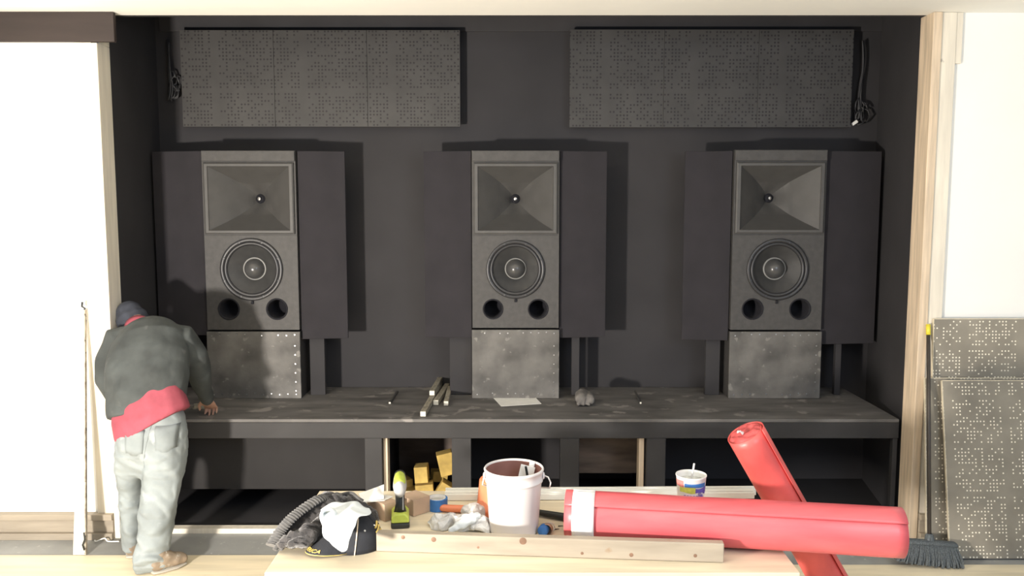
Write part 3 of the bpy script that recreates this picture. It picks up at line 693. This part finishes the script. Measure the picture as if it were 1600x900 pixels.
# blue tape rolls
c = onz(683, 798, ZT); c.z = ZT + .001; c.y += .02
r = thing('masking_tape', c, 'wide blue masking tape roll lying flat beside the right cardboard box', 'tape')
MB().lathe([(.036, 0), (.044, 0), (.044, .05), (.036, .05)], c, seg=40, close=True).build('tape', M_blue, r, bevel=.001)
MB().lathe([(.034, .0), (.0358, .0), (.0358, .052), (.034, .052)], c, seg=40, close=True).build('core', M_paper, r)
MB().lathe([(.0339, .040), (.02, .043), (0, .042)], c, seg=24).build('contents', M_greyp, r)
c = onz(847, 836, ZT); c.z = ZT + .001 + .022; ax = Vector((.35, 1, 0)).normalized()
r = thing('small_tape_roll', c - Vector((0, 0, .022)), 'small blue tape roll standing on edge at the foot of the white pail', 'tape')
MB().lathe([(.0, .0), (.019, .0), (.021, .003), (.0215, .03), (.019, .034), (0, .034)], c + Vector((.0, -.02, 0)), ax, 32).build('tape', M_blue, r, smooth=True)
MB().lathe([(.022, .012), (.0225, .02), (.022, .034), (.0, .0345)], c + Vector((.012, -.018, 0)), ax, 32).build('core', M_card, r, smooth=True)
P = [c + Vector((.03 + .022 * math.cos(t * PI / 6), .02, -.0 + .02 * math.sin(t * PI / 6))) for t in range(12)]; P.append(P[0])
MB().tube(P, .0018, 6).build('loose_strip', M_cork, r, smooth=True)

# orange tube tool
A = onz(692, 800, ZT); B = onz(745, 803, ZT); A.z = B.z = ZT + .018
r = thing('caulk_tube', (A + B) / 2 - Vector((0, 0, .018)), 'orange-red tube tool lying in front of the white strips', 'tube')
MB().tube([A, A.lerp(B, .5), B], [.015, .016, .016], 20, round_caps=True).build('tube_body', M_orange, r, smooth=True)
MB().tube([B, B + Vector((.02, -.006, 0)), B + Vector((.035, -.03, -.008))], [.014, .012, .008], 14, round_caps=True).build('dark_nozzle', mat('dark_red_plastic', (.3, .05, .04), .5, .1, 10), r, smooth=True)
# black handle
A = onz(836, 806, ZT); B = onz(886, 815, ZT); A.z = B.z = ZT + .018
r = thing('tool_handle', (A + B) / 2 - Vector((0, 0, .018)), 'black rubber tool handle between the pail and the red roll', 'handle')
MB().tube([A, A.lerp(B, .5), B], [.012, .014, .016], 16, round_caps=True).build('grip', M_dgreen, r, smooth=True)
MB().tube([A + (A - B) * .05, A + (A - B) * .4], [.006, .006], 10).build('shank', M_chrome, r, smooth=True)
# screws beside the roll
for (x, y, lb) in ((873, 822, 'left screw of two lying on the bare table left of the roll'), (867, 827, 'right screw lying on the bare table just below the other')):
    c = onz(x, y, ZT + .003)
    tag(MB().tube([c, c + Vector((.018, .004, 0))], [.0025, .0012], 8).lathe([(.004, 0), (.004, .0015), (0, .002)], c, (-1, 0, 0), 10).build('screw', M_dgreen), lb, 'screw')
# crinkled plastic bags
bg = thing('plastic_bag', onz(720, 828, ZT), 'crinkled clear plastic bag holding a white tube, left of the white pail', 'bag')
m = MB()
for (x, y, r_, zz_) in ((688, 824, .032, .02), (705, 822, .036, .02), (728, 826, .042, .024), (748, 828, .036, .02), (740, 812, .03, .03)):
    p = onz(x, y, ZT); p.z = ZT + zz_; m.tube([p - Vector((.015, 0, 0)), p + Vector((.015, 0, 0))], [(r_, r_ * 1.1)] * 2, 14, side=(0, 0, 1), round_caps=True)
def f(v):
    n_ = noise.noise_vector(v * 24) * .026; w = v + n_ + noise.noise_vector(v * 70) * .004; w.z = max(w.z, ZT + .0015); return w
m.build('crumpled_film', M_bag, bg, remesh=.009, smooth=False, fn=f)
m = MB(); A = onz(703, 829, ZT + .03); B = onz(746, 806, ZT + .06)
m.tube([A, A.lerp(B, .4), A.lerp(B, .8), B], [(.012, .008), (.02, .014), (.022, .018), (.016, .016)], 18, round_caps=True)
m.build('white_tube', M_rag, bg, remesh=.004, smooth=True, fn=lambda v: v + noise.noise_vector(v * 50) * .006)

# ------------------------------------------------------------------ coat, rag, cap
def keep(z0, k=.0, amp=.0):
    def f(v):
        w = v.copy()
        w += Vector((0, -.3, 1)) * ((ridged(Vector((v.x * .9, v.y * 3.2 + v.z * 2, v.z * 3)), 14) - .2) * amp) + noise.noise_vector(v * 60) * k
        w.z = max(w.z, z0); return w
    return f
ct_ = thing('coat', onz(500, 845, ZT), 'heaped charcoal knit coat with ribbed cuff at the left end of the table', 'coat')
m = MB()
def T(px, py, Y): return at(px, py, Y)
m.tube([T(428, 846, 3.10), T(452, 830, 3.16), T(482, 812, 3.22), T(515, 800, 3.28), T(545, 800, 3.37), T(574, 812, 3.36)], [(.02, .02), (.05, .035), (.07, .055), (.08, .075), (.078, .075), (.05, .05)], 26, side=(0, 0, 1), round_caps=True)
m.tube([T(440, 850, 3.03), T(475, 838, 3.05), T(500, 828, 3.12), T(512, 822, 3.18)], [(.018, .02), (.034, .04), (.042, .045), (.045, .045)], 22, side=(0, 0, 1), round_caps=True)
m.tube([T(455, 850, 3.00), T(472, 848, 3.01), T(486, 842, 3.03)], [(.016, .02), (.02, .025), (.022, .024)], 18, side=(0, 0, 1), round_caps=True)
m.build('knit_body', M_coat, ct_, remesh=.006, smooth=True, fn=keep(ZT + .002, .003, .026))
# ribbed cuff as a swept strip with ribs
P = [T(424, 852, 3.06), T(436, 832, 3.10), T(452, 813, 3.13), T(470, 798, 3.17), T(492, 783, 3.22), T(508, 777, 3.26)]
def bez(P, n):
    out = []
    for i in range(len(P) - 1):
        a_, b_, c_, d_ = P[max(0, i - 1)], P[i], P[i + 1], P[min(len(P) - 1, i + 2)]
        for k in range(n):
            t = k / n; out.append(.5 * ((2 * b_) + (c_ - a_) * t + (2 * a_ - 5 * b_ + 4 * c_ - d_) * t * t + (-a_ + 3 * b_ - 3 * c_ + d_) * t ** 3))
    out.append(P[-1]); return out
Q = bez(P, 16)
m = MB(); m.tube(Q, [(.010 + .0035 * (i % 3 == 0), .026 + .004 * (i % 3 == 0)) for i in range(len(Q))], 16, side=(-.4, -.5, .8))
m.build('ribbed_cuff', M_rib, ct_, smooth=False)
for dx, dy in ((0, 0), (9, 6)):
    P = [T(430 + dx, 858 + dy * 0, 3.03), T(437 + dx, 848, 3.05), T(446 + dx, 838, 3.07)]
    m = MB(); m.tube(P, [(.006, .012)] * 3, 10, side=(-.4, -.5, .8), round_caps=True); m.build('cuff_fold', M_rib, ct_, smooth=True)
P = bez([T(535, 772, 3.33), T(549, 770, 3.32), T(560, 778, 3.31), T(572, 786, 3.30), T(584, 800, 3.28)], 8)
MB().tube(P[:22], .006, 8).build('hem_cord', M_rib, ct_, smooth=True)

# cap
cc = onz(549, 862, ZT); cc.y += .055; cc.z = ZT + .001
kp = thing('baseball_cap', cc, 'navy baseball cap with gold lettering and cream piping, half covered by a white rag', 'cap')
ex, ey, ez = .108, .092, .132
m = MB(); P = []
prof = [(math.cos(t * PI / 2 / 10), math.sin(t * PI / 2 / 10)) for t in range(11)]
bmv = []
for i, (cr, sr) in enumerate(prof):
    k_ = cr ** .92 if cr > 0 else 0
    if i == 10: P.append([cc + Vector((.018, 0, ez))] * 41); continue
    P.append([cc + Vector((math.cos(a * PI / 20) * ex * k_ + .018 * sr, math.sin(a * PI / 20) * ey * k_, ez * sr ** 1.05)) for a in range(41)])
m.grid(P); bmesh.ops.remove_doubles(m.bm, verts=m.bm.verts, dist=1e-5)
m.build('crown', M_navy, kp, smooth=True, mods=[('SOLIDIFY', dict(thickness=.002, offset=-1))])
def dome(a, s_, off=.0015):
    cr, sr = math.cos(s_ * PI / 2), math.sin(s_ * PI / 2); k_ = cr ** .92
    v = Vector((math.cos(a) * ex * k_ + .018 * sr, math.sin(a) * ey * k_, ez * sr ** 1.05)); n_ = Vector((v.x / ex ** 2, v.y / ey ** 2, v.z / ez ** 2)).normalized()
    return cc + v + n_ * off
for k_, a in enumerate((-80, -20, 40, 100, 160, 220)):
    MB().tube([dome(math.radians(a), s_ / 14) for s_ in range(14)], .0024 if k_ == 0 else .0012, 6).build('piping', M_cream if k_ == 0 else M_navy, kp, smooth=True)
bt = cc + Vector((.018, 0, ez))
MB().lathe([(.013, -.002), (.012, .004), (.006, .008), (0, .009)], bt, (0, 0, 1), 14).build('button', M_gold, kp, smooth=True)
m = MB()
for a in (-150, -40): m.tube([bt + Vector((0, 0, .004)), dome(math.radians(a), .80, .004)], [.005, .001], 6)
m.build('button_tassel', M_gold, kp)
for a, s_ in ((-60, .45), (-105, .42), (-25, .5)): 
    p = dome(math.radians(a), s_, .001); MB().lathe([(.004, 0), (.003, .002), (0, .0025)], p, (p - cc), 10).build('eyelet', M_paper, kp)
# brim
P = []
for i in range(9):
    t = i / 8; row = []
    for k_ in range(25):
        a = math.radians(165 + 100 * k_ / 24)
        inner = Vector((math.cos(a) * ex * .97, math.sin(a) * ey * .97, .012))
        w_ = math.sin(PI * k_ / 24) ** .55
        outer = inner + Vector((-.072 * w_, -.052 * w_, -.0))
        v = inner.lerp(outer, t); v.z = .006 + .05 * (1 - t) * math.sin(PI * k_ / 24) ** .5 + .008 * math.sin(PI * k_ / 24); v.z = max(v.z, .003); row.append(cc + v)
    P.append(row)
brim = MB().grid(P).build('brim', M_navy, kp, smooth=True, mods=[('SOLIDIFY', dict(thickness=.003, offset=0))])
edge = P[-1][3:22]; edge = edge[::1]
MB().tube(P[-1], .0018, 6).build('brim_piping', M_gold, kp, smooth=True)
def fb(v):
    u = (v.x + .055) / .11 * 14 + 5; i = max(0, min(23, int(u))); f_ = u - i
    e = P[-1][i].lerp(P[-1][i + 1], f_); inn = P[-3][i].lerp(P[-3][i + 1], f_); dd = (inn - e).normalized()
    return e + dd * (.013 + v.y) + Vector((0, -.0005, .0045 + v.z))
m = MB(); add_text(m, 'AMERICA', .023, fb); m.build('brim_lettering', M_gold, kp)
# gold side emblem
m = MB()
for k_ in range(5):
    m.tube([dome(math.radians(-28 + j * 3), .08 + .09 * k_ + .015 * j, .004) for j in range(8)], .004, 6)
m.build('gold_emblem', M_gold, kp)

# rag
rows = [[(502, 797, 3.14), (520, 787, 3.16), (538, 785, 3.16), (560, 786, 3.12), (578, 797, 3.08)],
        [(500, 806, 3.06), (517, 803, 3.03), (536, 799, 3.03), (557, 797, 3.03), (579, 804, 3.02)],
        [(503, 822, 3.0), (519, 818, 2.97), (534, 817, 2.965), (549, 812, 2.965), (563, 808, 2.985)],
        [(505, 836, 2.945), (519, 834, 2.935), (531, 833, 2.93), (542, 828, 2.93), (553, 822, 2.945)],
        [(514, 848, 2.905), (524, 849, 2.90), (532, 847, 2.90), (541, 842, 2.90), (548, 837, 2.905)],
        [(524, 857, 2.875), (529, 858, 2.87), (534, 858, 2.87), (539, 855, 2.875), (544, 850, 2.88)],
        [(533, 862, 2.865), (534, 863, 2.862), (536, 863, 2.862), (538, 862, 2.865), (540, 859, 2.87)]]
G_ = [[at(*q) for q in r_] for r_ in rows]
def dense(G_, n):
    A_ = [bez(r_, n) for r_ in G_]; out = []
    for j in range(len(A_[0])): out.append(bez([r_[j] for r_ in A_], n))
    return out
D_ = dense(G_, 8)
D_ = [[v + noise.noise_vector(v * 22) * .008 for v in r_] for r_ in D_]
rg = thing('rag', at(535, 862, 2.87), 'white cloth rag draped over the navy cap and coat', 'cloth')
MB().grid(D_).build('cloth', M_rag, rg, smooth=True, mods=[('SOLIDIFY', dict(thickness=.003, offset=0)), ('SUBSURF', dict(levels=1, render_levels=1))])
lp = [(505, 812, 3.03), (503, 802, 3.04), (510, 796, 3.05), (520, 797, 3.03), (523, 806, 3.01), (516, 813, 3.0), (508, 814, 3.0)]
MB().tube(bez([at(*q) for q in lp], 5), [(.006, .012)] * 31, 10).build('rolled_corner', M_rag, rg, smooth=True)

# ------------------------------------------------------------------ leaning plank (left)
A = onz(127, 867, 0); A = Vector((A.x, A.y, .0065)); B = at(131, 484, YF - .034)
pk = thing('leaning_plank', A, 'tall narrow pale plank leaning on the white wall left of the person', 'plank')
m = MB(); d_ = (B - A).normalized()
m.prism([A + Vector((-.036, 0, 0)), A + Vector((.028, 0, 0)), B + Vector((.012, 0, 0)), B + Vector((-.006, 0, 0))], Vector((0, -.02, .002)))
m.build('board', M_paintwood, pk, bevel=.002)
MB().prism([A + Vector((.0285, .0, .0)), A + Vector((.035, .0, 0)), B + Vector((.0165, 0, 0)), B + Vector((.0125, 0, 0))], Vector((0, -.02, .002))).build('dark_edge', mat('chipped_dark_edge', (.55, .48, .38), .7, .3, 20, rgb3=(.08, .07, .06), scale3=25, thr3=.6), pk)
MB().tube([B + Vector((.0, -.01, -.02)), B + Vector((.012, -.012, .01)), B + Vector((-.004, -.012, .02)), B + Vector((.0, -.012, .045))], .006, 8).build('metal_hook', M_dgreen, pk, smooth=True)
MB().tube([A + Vector((.03, -.022, .03)), A + Vector((.022, -.022, .06)), A + Vector((.035, -.022, .09)), A + Vector((.033, -.022, .13))], .005, 6).build('bent_wire', M_dgreen, pk, smooth=True)

# ------------------------------------------------------------------ perforated boards leaning on right wall
def lean(x0, x1, ybase, ztop, ytop, th, label):
    r = thing('perforated_board', ((x0 + x1) / 2, ybase, .007), label, 'board', 'perforated boards leaning on the right wall')
    a, b = Vector((0, ybase, .007)), Vector((0, ytop, ztop)); d_ = (b - a).normalized(); nn = Vector((0, -d_.z, d_.y))
    P = [Vector((x0, a.y, a.z)), Vector((x1, a.y, a.z)), Vector((x1, b.y, b.z)), Vector((x0, b.y, b.z))]
    MB().prism(P, nn * th).build('sheet', M_dots, r)
    e = .004
    MB().prism([P[3] + d_ * .0003, P[2] + d_ * .0003, P[2] + d_ * e, P[3] + d_ * e], nn * th).build('top_edge', M_edge, r)
    MB().prism([P[0] - Vector((.0003, 0, 0)), P[3] - Vector((.0003, 0, 0)), P[3] - Vector((e, 0, 0)), P[0] - Vector((e, 0, 0))], nn * th).build('side_edge', M_edge, r)
zt1 = at(1500, 499, 4.66).z
lean(at(1463, 600, 4.6).x, at(1463, 600, 4.6).x + 1.2, 4.60, zt1, 4.672, .014, 'tallest perforated taupe board, standing at the back against the white wall')
zt2 = at(1500, 592, 4.60).z
lean(at(1455, 700, 4.5).x, at(1455, 700, 4.5).x + .9, 4.50, zt2, 4.615, .014, 'middle perforated board, showing as a narrow dotted strip by the broom')
lean(at(1484, 700, 4.44).x, at(1484, 700, 4.44).x + .9, 4.385, zt2 - .004, 4.565, .014, 'front perforated taupe board, wide and standing nearest the camera')

# ------------------------------------------------------------------ broom
hb_ = onz(1452, 872, 0); hy = 4.33
base = at(1452, 838, hy); top = at(1450.5, 507, YF - .036)
br = thing('broom', (base.x, hy, .007), 'grey push-style broom standing on its bristles against the right opening stud', 'broom')
MB().tube([base, top], .0105, 16).build('handle', M_handle, br, smooth=True)
MB().tube([top - (top - base).normalized() * .06, top], .0125, 16).build('handle_tip', M_yellow, br, smooth=True)
hp = at(1452, 848, hy)
MB().lathe([(.012, .05), (.022, .04), (.026, .0), (.03, -.012), (0, -.012)], hp, (0, .05, 1), 20).build('socket', M_bristle, br, smooth=True)
L_, R_ = at(1408, 845, hy - .02), at(1491, 851, hy - .0)
MB().tube([L_, (L_ + R_) / 2 + Vector((0, 0, .002)), R_], [(.014, .03)] * 3, 14, side=(0, 0, 1), round_caps=True).build('head_block', M_bristle, br, smooth=True)
m = MB(); nb = 34
P = []
for i in range(nb + 1):
    t = i / nb; tp_ = L_.lerp(R_, t) + Vector((0, 0, -.01))
    bx = at(1396, 872, hy - .03).lerp(at(1500, 889, hy - .06), t); bx.z = max(.007, .012 + .03 * (1 - t) ** 2 + .004 * math.sin(i * 2.1))
    w0, w1 = .018, .03 + .006 * math.sin(i * 1.7)
    for s in (-1, 0, 1):
        m.tube([tp_ + Vector((0, s * w0, 0)), tp_.lerp(bx, .55) + Vector((random.uniform(-.003, .003), s * (w0 + w1) / 2 - .004, 0)), bx + Vector((random.uniform(-.005, .005), s * w1, 0))], [(.0055, .011), (.0065, .014), (.004, .012)], 6)
o = m.build('bristles', M_bristle, br); o['kind'] = 'stuff'
# small offcut on the floor left of the broom
c = onz(1426, 838, 0); tag(MB().box((c.x, c.y - .12, .019), (.06, .05, .024), Rz(.4)).build('wood_offcut', M_stickend, bevel=.002), 'small pale wood offcut on the floor between roll and broom', 'offcut')
# loose wire on the floor near the left baseboard
P = bez([onz(150, 842, .02), onz(160, 838, .012), onz(172, 834, .03), onz(176, 840, .012), onz(186, 846, .012)], 6)
P = [Vector((p.x, min(p.y, YF - .1), max(p.z, .005))) for p in P]
tag(MB().tube(P, .004, 8).build('wire_scrap', M_paper, smooth=True), 'short pale wire scrap on the floor beside the leaning plank', 'wire')

# ------------------------------------------------------------------ person
pe = thing('person', (onz(230, 885, 0).x, 4.33, 0.007), 'person in charcoal sweatshirt and pale jeans bending over the platform, back turned', 'person')
def fold(k, amp, st=(1, 1, 1), z0=None):
    def f(v):
        q = Vector((v.x * st[0], v.y * st[1], v.z * st[2]))
        w = v + Vector((0, -1, 0)) * (noise.noise(q * k) * amp) + Vector((1, 0, 0)) * (noise.noise(q * k + Vector((9, 3, 1))) * amp * .6)
        if z0 is not None: w.z = max(w.z, z0)
        return w
    return f
hipR, hipL = at(255, 690, 4.36), at(208, 690, 4.38)
kneeR, kneeL = at(249, 775, 4.30), at(206, 765, 4.44)
ankR, ankL = at(238, 862, 4.23), at(207, 850, 4.42)
pelv = at(236, 665, 4.38); waist = at(230, 625, 4.42); chest = at(232, 560, 4.53); upch = at(231, 530, 4.60); neck = at(216, 512, 4.70); headc = at(209, 503, 4.775)
shL, shR = at(184, 535, 4.58), at(284, 534, 4.63)
elL, elR = at(170, 592, 4.53), at(311, 582, 4.72)
wrL, wrR = at(190, 628, 4.74), at(322, 622, 4.86)
# body, one continuous surface
b = MB()
b.tube([pelv, waist, chest, upch], [(.15, .10), (.14, .10), (.16, .11), (.15, .09)], 24, side=(1, 0, 0), round_caps=True)
b.tube([upch, neck, headc], [.07, .056, .058], 18)
# head: cranium, face, jaw, nose, ears
hd = (headc - neck).normalized(); fwd = Vector((-.1, .65, -.75)).normalized(); sdv = Vector((1, 0, 0))
b.tube([headc - hd * .035, headc + hd * .0, headc + hd * .05], [(.068, .078), (.077, .094), (.066, .08)], 24, side=(1, 0, 0), round_caps=True)
b.tube([headc + fwd * .03, headc + fwd * .075 - hd * .035], [.055, .034], 18, round_caps=True)
b.tube([headc + fwd * .09 + hd * .01, headc + fwd * .115 - hd * .012], [.010, .015], 10, round_caps=True)
for s in (-1, 1): b.tube([headc + sdv * s * .074 + hd * .018, headc + sdv * s * .08 - hd * .022], [(.007, .018), (.006, .012)], 10, round_caps=True)
for S, E, Wr in ((shL, elL, wrL), (shR, elR, wrR)):
    b.tube([upch.lerp(S, .5), S, S.lerp(E, .5), E], [.06, .055, .05, .042], 18, round_caps=True); b.tube([E, E.lerp(Wr, .4), Wr], [.043, .04, .028], 16, round_caps=True)
for Hh, K, A_ in ((hipL, kneeL, ankL), (hipR, kneeR, ankR)):
    b.tube([pelv.lerp(Hh, .6), Hh, Hh.lerp(K, .5), K], [.09, .088, .075, .056], 20, round_caps=True); b.tube([K, K.lerp(A_, .35), A_], [.055, .056, .038], 16, round_caps=True)
# hands
for Wr, E, s in ((wrR, elR, 1), (wrL, elL, -1)):
    dirn = Vector((.05 * s, .72, -.70)).normalized() if s > 0 else Vector((.35, .6, -.72)).normalized()
    if s > 0: dirn = (Vector((Wr.x + .0, Wr.y + .06, ZP + .06)) - Wr).normalized()
    sd_ = dirn.cross(Vector((0, 0, 1))).normalized(); nn = sd_.cross(dirn).normalized()
    pc = Wr + dirn * .085
    b.tube([Wr, Wr + dirn * .03, Wr + dirn * .06, pc], [(.027, .018), (.034, .017), (.042, .016), (.04, .013)], 16, side=sd_, round_caps=True)
    for k_, (o_, ln) in enumerate(((-.031, .070), (-.0105, .080), (.0105, .075), (.031, .060))):
        r0 = pc + sd_ * o_ * .95 - dirn * .008; p1_ = r0 + dirn * ln * .5 + nn * .004 + sd_ * o_ * .15; p2_ = p1_ + (dirn * .6 - nn * .75).normalized() * ln * .3; p3_ = p2_ + (dirn * .15 - nn).normalized() * ln * .25
        b.tube([r0, p1_, p2_, p3_], [.0095, .0088, .008, .0068], 10, round_caps=True)
    r0 = Wr + dirn * .03 - sd_ * s * .028
    b.tube([r0, r0 - sd_ * s * .028 + dirn * .03 - nn * .01, r0 - sd_ * s * .03 + dirn * .06 - nn * .022], [.013, .0105, .009], 10, round_caps=True)
b.build('body', M_skin, pe, remesh=.0055, smooth=True)
# jeans
j = MB()
j.tube([at(236, 655, 4.375), at(238, 675, 4.37), at(238, 700, 4.36), at(238, 715, 4.36)], [(.176, .125), (.182, .14), (.182, .14), (.17, .12)], 28, side=(1, 0, 0), round_caps=True)
j.tube([at(257, 700, 4.355), at(256, 730, 4.335), at(250, 770, 4.30), at(245, 810, 4.27), at(241, 845, 4.245), at(236, 868, 4.235), at(233, 887, 4.175)], [(.110, .125), (.106, .12), (.096, .10), (.086, .09), (.082, .085), (.084, .088), (.082, .085)], 24, side=(1, 0, 0))
j.tube([at(209, 700, 4.38), at(207, 735, 4.40), at(206, 770, 4.43), at(207, 810, 4.43), at(208, 845, 4.43), at(208, 858, 4.43)], [(.085, .115), (.078, .10), (.07, .09), (.062, .078), (.058, .07), (.05, .06)], 24, side=(1, 0, 0))
def fj(v):
    w = fold(9, .020, (1, 1, .55))(v); w = w + Vector((0, -1, 0)) * (ridged(Vector((v.x * .8 + v.z * .7, v.y, v.z * 1.2)), 13) - .25) * .024
    kn = Vector((v.x, v.y, v.z * 2.2)); w = w + Vector((0, -1, 0)) * (.5 - ridged(kn + Vector((v.z, 0, 0)), 9)) * .02 * (1 if v.z < .35 or .5 < v.z < .62 else .3)
    w.z = max(w.z, .012); return w
M_jean2 = mat('denim_patch', (.25, .283, .288), .85, .14, 6, bump=.35, bscale=18)
jo = j.build('jeans', M_jean, pe, remesh=.009, smooth=True, fn=fj)
for (px_, py_, w_, h_) in ((211, 690, .105, .12), (256, 686, .10, .12)):
    m = MB(); P = []
    for i in range(7):
        row = []
        for k_ in range(7):
            u, v_ = k_ / 6 - .5, i / 6
            x = at(px_, py_, 4.24).x + u * w_ * (1 - .12 * v_); z_ = at(px_, py_ - 18, 4.24).z - v_ * h_ - (.012 if abs(u) < .2 and v_ > .9 else 0)
            hit = jo.ray_cast(Vector((x, 3.6, z_)) - wloc(pe), Vector((0, 1, 0)))
            row.append((hit[1] + wloc(pe) + Vector((0, -.003, 0))) if hit[0] else Vector((x, 4.24, z_)))
        P.append(row)
    m.grid(P).build('back_pocket', M_jean2, jo, smooth=True, mods=[('SOLIDIFY', dict(thickness=.004, offset=0))])
P = []
for i in range(16):
    z_ = at(230, 660 + i * 6, 4.25).z; x = at(236 - i * .9, 660 + i * 6, 4.25).x
    hit = jo.ray_cast(Vector((x, 3.6, z_)) - wloc(pe), Vector((0, 1, 0)))
    if hit[0]: P.append(hit[1] + wloc(pe) + Vector((0, .001, 0)))
MB().tube(P, .0035, 6).build('seat_seam', M_jean2, jo, smooth=True)
# red shirt tail
s_ = MB(); s_.tube([at(240, 668, 4.37), at(236, 655, 4.375), at(231, 635, 4.39), at(229, 615, 4.42)], [(.195, .152), (.196, .153), (.19, .148), (.18, .14)], 32, side=(1, 0, 0))
def ft(v):
    w = fold(12, .012, (1, 1, .4))(v); w.z -= (.0 + .30 * -(v.x - pelv.x)) * -0.0; return w
def shear(v):
    w = fold(12, .014, (1, 1, .4))(v); w.z += (v.x - pelv.x) * .27; return w
s_.build('red_shirt', M_tee, pe, remesh=.009, smooth=True, fn=shear)
# sweatshirt
s_ = MB()
s_.tube([at(229, 642, 4.40), at(229, 622, 4.415), at(230, 590, 4.45), at(231, 560, 4.50), at(232, 535, 4.56), at(230, 522, 4.61), at(226, 515, 4.65)], [(.196, .15), (.207, .16), (.222, .168), (.218, .165), (.198, .145), (.165, .11), (.12, .085)], 32, side=(1, 0, 0), round_caps=False)
s_.tube([upch + Vector((-.05, 0, .0)), shL, shL.lerp(elL, .5) + Vector((-.01, 0, 0)), elL], [.09, .092, .078, .066], 20, round_caps=True)
s_.tube([elL, elL.lerp(wrL, .5), wrL], [.064, .055, .045], 18, round_caps=True)
s_.tube([upch + Vector((.06, 0, .0)), shR, shR.lerp(elR, .5) + Vector((.01, 0, .01)), elR], [.10, .098, .085, .07], 20, round_caps=True)
s_.tube([elR, elR.lerp(wrR, .5), wrR], [.068, .058, .044], 18, round_caps=True)
def fs(v):
    w = fold(8, .022)(v); w = w + Vector((0, -1, 0)) * (ridged(Vector((v.x * 1.2 - v.z * .6, v.y, v.z)), 10) - .2) * .016
    k_ = max(0, min(1, (.95 - v.z) / .2)); w.z += (v.x - pelv.x) * .27 * k_ * (1 if v.y < 4.6 else 0); return w
s_.build('sweatshirt', M_sweat, pe, remesh=.009, smooth=True, fn=fs)
MB().tube([neck - hd * .05, neck - hd * .01, neck + hd * .02], [(.088, .08), (.08, .075), (.072, .07)], 22).build('red_collar', M_tee, pe, smooth=True, mods=[])
# cap on head
m = MB()
upv = (hd * .55 - fwd * .0 + Vector((0, -.25, .45))).normalized()
m.tube([headc - upv * .0, headc + upv * .035, headc + upv * .06], [(.088, .1), (.086, .095), (.072, .08)], 26, side=(1, 0, 0), round_caps=True)
m.tube([headc + fwd * .09 + upv * .0, headc + fwd * .16 - upv * .01], [(.07, .012), (.055, .008)], 18, side=(1, 0, 0), round_caps=True)
m.build('slate_cap', M_beanie, pe, remesh=.006, smooth=True, fn=fold(30, .006))
# boots
def boot(heel, toe, nm):
    m = MB(); d_ = (toe - heel).normalized()
    h0 = Vector((heel.x, heel.y, 0)); t0_ = Vector((toe.x, toe.y, 0)); dl = (t0_ - h0); sdx = dl.normalized().cross(Vector((0, 0, 1)))
    m.tube([h0 + Vector((0, 0, .065)), h0.lerp(t0_, .35) + Vector((0, 0, .068)), h0.lerp(t0_, .7) + Vector((0, 0, .054)), t0_ + Vector((0, 0, .048))], [(.042, .05), (.044, .052), (.048, .036), (.04, .03)], 20, side=sdx, round_caps=True)
    m.tube([h0 + dl * .16 + Vector((0, 0, .06)), h0 + dl * .12 + Vector((0, 0, .12))], [.038, .036], 18)
    def fz(v): w = v + noise.noise_vector(v * 25) * .005; w.z = max(w.z, .02); return w
    bo = m.build('boot', M_boot, pe, remesh=.006, smooth=True, fn=fz)
    m = MB(); m.tube([h0 - dl * .12 + Vector((0, 0, .016)), h0 + dl * .2 + Vector((0, 0, .016)), h0.lerp(t0_, .7) + Vector((0, 0, .016)), t0_ + dl * .1 + Vector((0, 0, .016))], [(.03, .0085), (.044, .009), (.05, .009), (.03, .0085)], 20, side=sdx, round_caps=True)
    m.build('sole', M_sole, bo, smooth=True)
    for k_ in range(3):
        p = h0.lerp(t0_, .35 + .12 * k_); MB().tube([p + sdx * .026 + Vector((0, 0, .108 - .008 * k_)), p + Vector((0, 0, .122 - .012 * k_)), p - sdx * .026 + Vector((0, 0, .108 - .008 * k_))], .004, 6).build('lace', M_sole, bo, smooth=True)
boot(Vector((at(243, 880, 4.2).x, 4.20, 0)), Vector((at(281, 870, 4.28).x, 4.30, 0)), 'R')
boot(Vector((at(207, 862, 4.40).x, 4.40, 0)), Vector((at(216, 850, 4.55).x, 4.58, 0)), 'L')
# tool belt bit: knife handle at the left hip
MB().tube([at(186, 684, 4.30), at(187, 700, 4.30), at(189, 712, 4.30)], [.008, .010, .007], 10, round_caps=True).build('pocket_knife', mat('brown_leather', (.3, .14, .06), .6, .1, 12), pe, smooth=True)

# ------------------------------------------------------------------ lights
def area(name, loc, target, size, power, col, sy=None):
    l = bpy.data.lights.new(name, 'AREA'); l.energy = power; l.color = col; l.size = size; l.shape = 'RECTANGLE' if sy else 'SQUARE'
    if sy: l.size_y = sy
    o = bpy.data.objects.new(name, l); C.objects.link(o); o.location = loc
    o.rotation_euler = (Vector(target) - Vector(loc)).to_track_quat('-Z', 'Y').to_euler(); return o
KP, FP, CP, WP = 270, 44, 27, .5
area('work_lamp', (-2.33, .95, .97), (.2, 5.5, 1.6), .2, KP, (1, .92, .83))
area('fill_light', (2.2, .3, 2.45), (.6, 5.2, .9), 1.1, FP, (.78, .87, 1.0))  # cool fill added without a real source, evens the light across the alcove
area('overhead_fill', (0.3, 1.3, CEIL - .06), (0.4, 2.6, 0), 2.4, CP, (1, .95, .88), 1.0)  # unseen soft fill added so the table tops get light from above
w = bpy.data.worlds.new('world'); bpy.context.scene.world = w; w.use_nodes = True
w.node_tree.nodes['Background'].inputs[0].default_value = (.68, .80, 1.0, 1); w.node_tree.nodes['Background'].inputs[1].default_value = WP
vs = bpy.context.scene.view_settings
vs.view_transform = 'Standard'; vs.look = 'None'; vs.gamma = 1; vs.use_curve_mapping = False; vs.exposure = 0
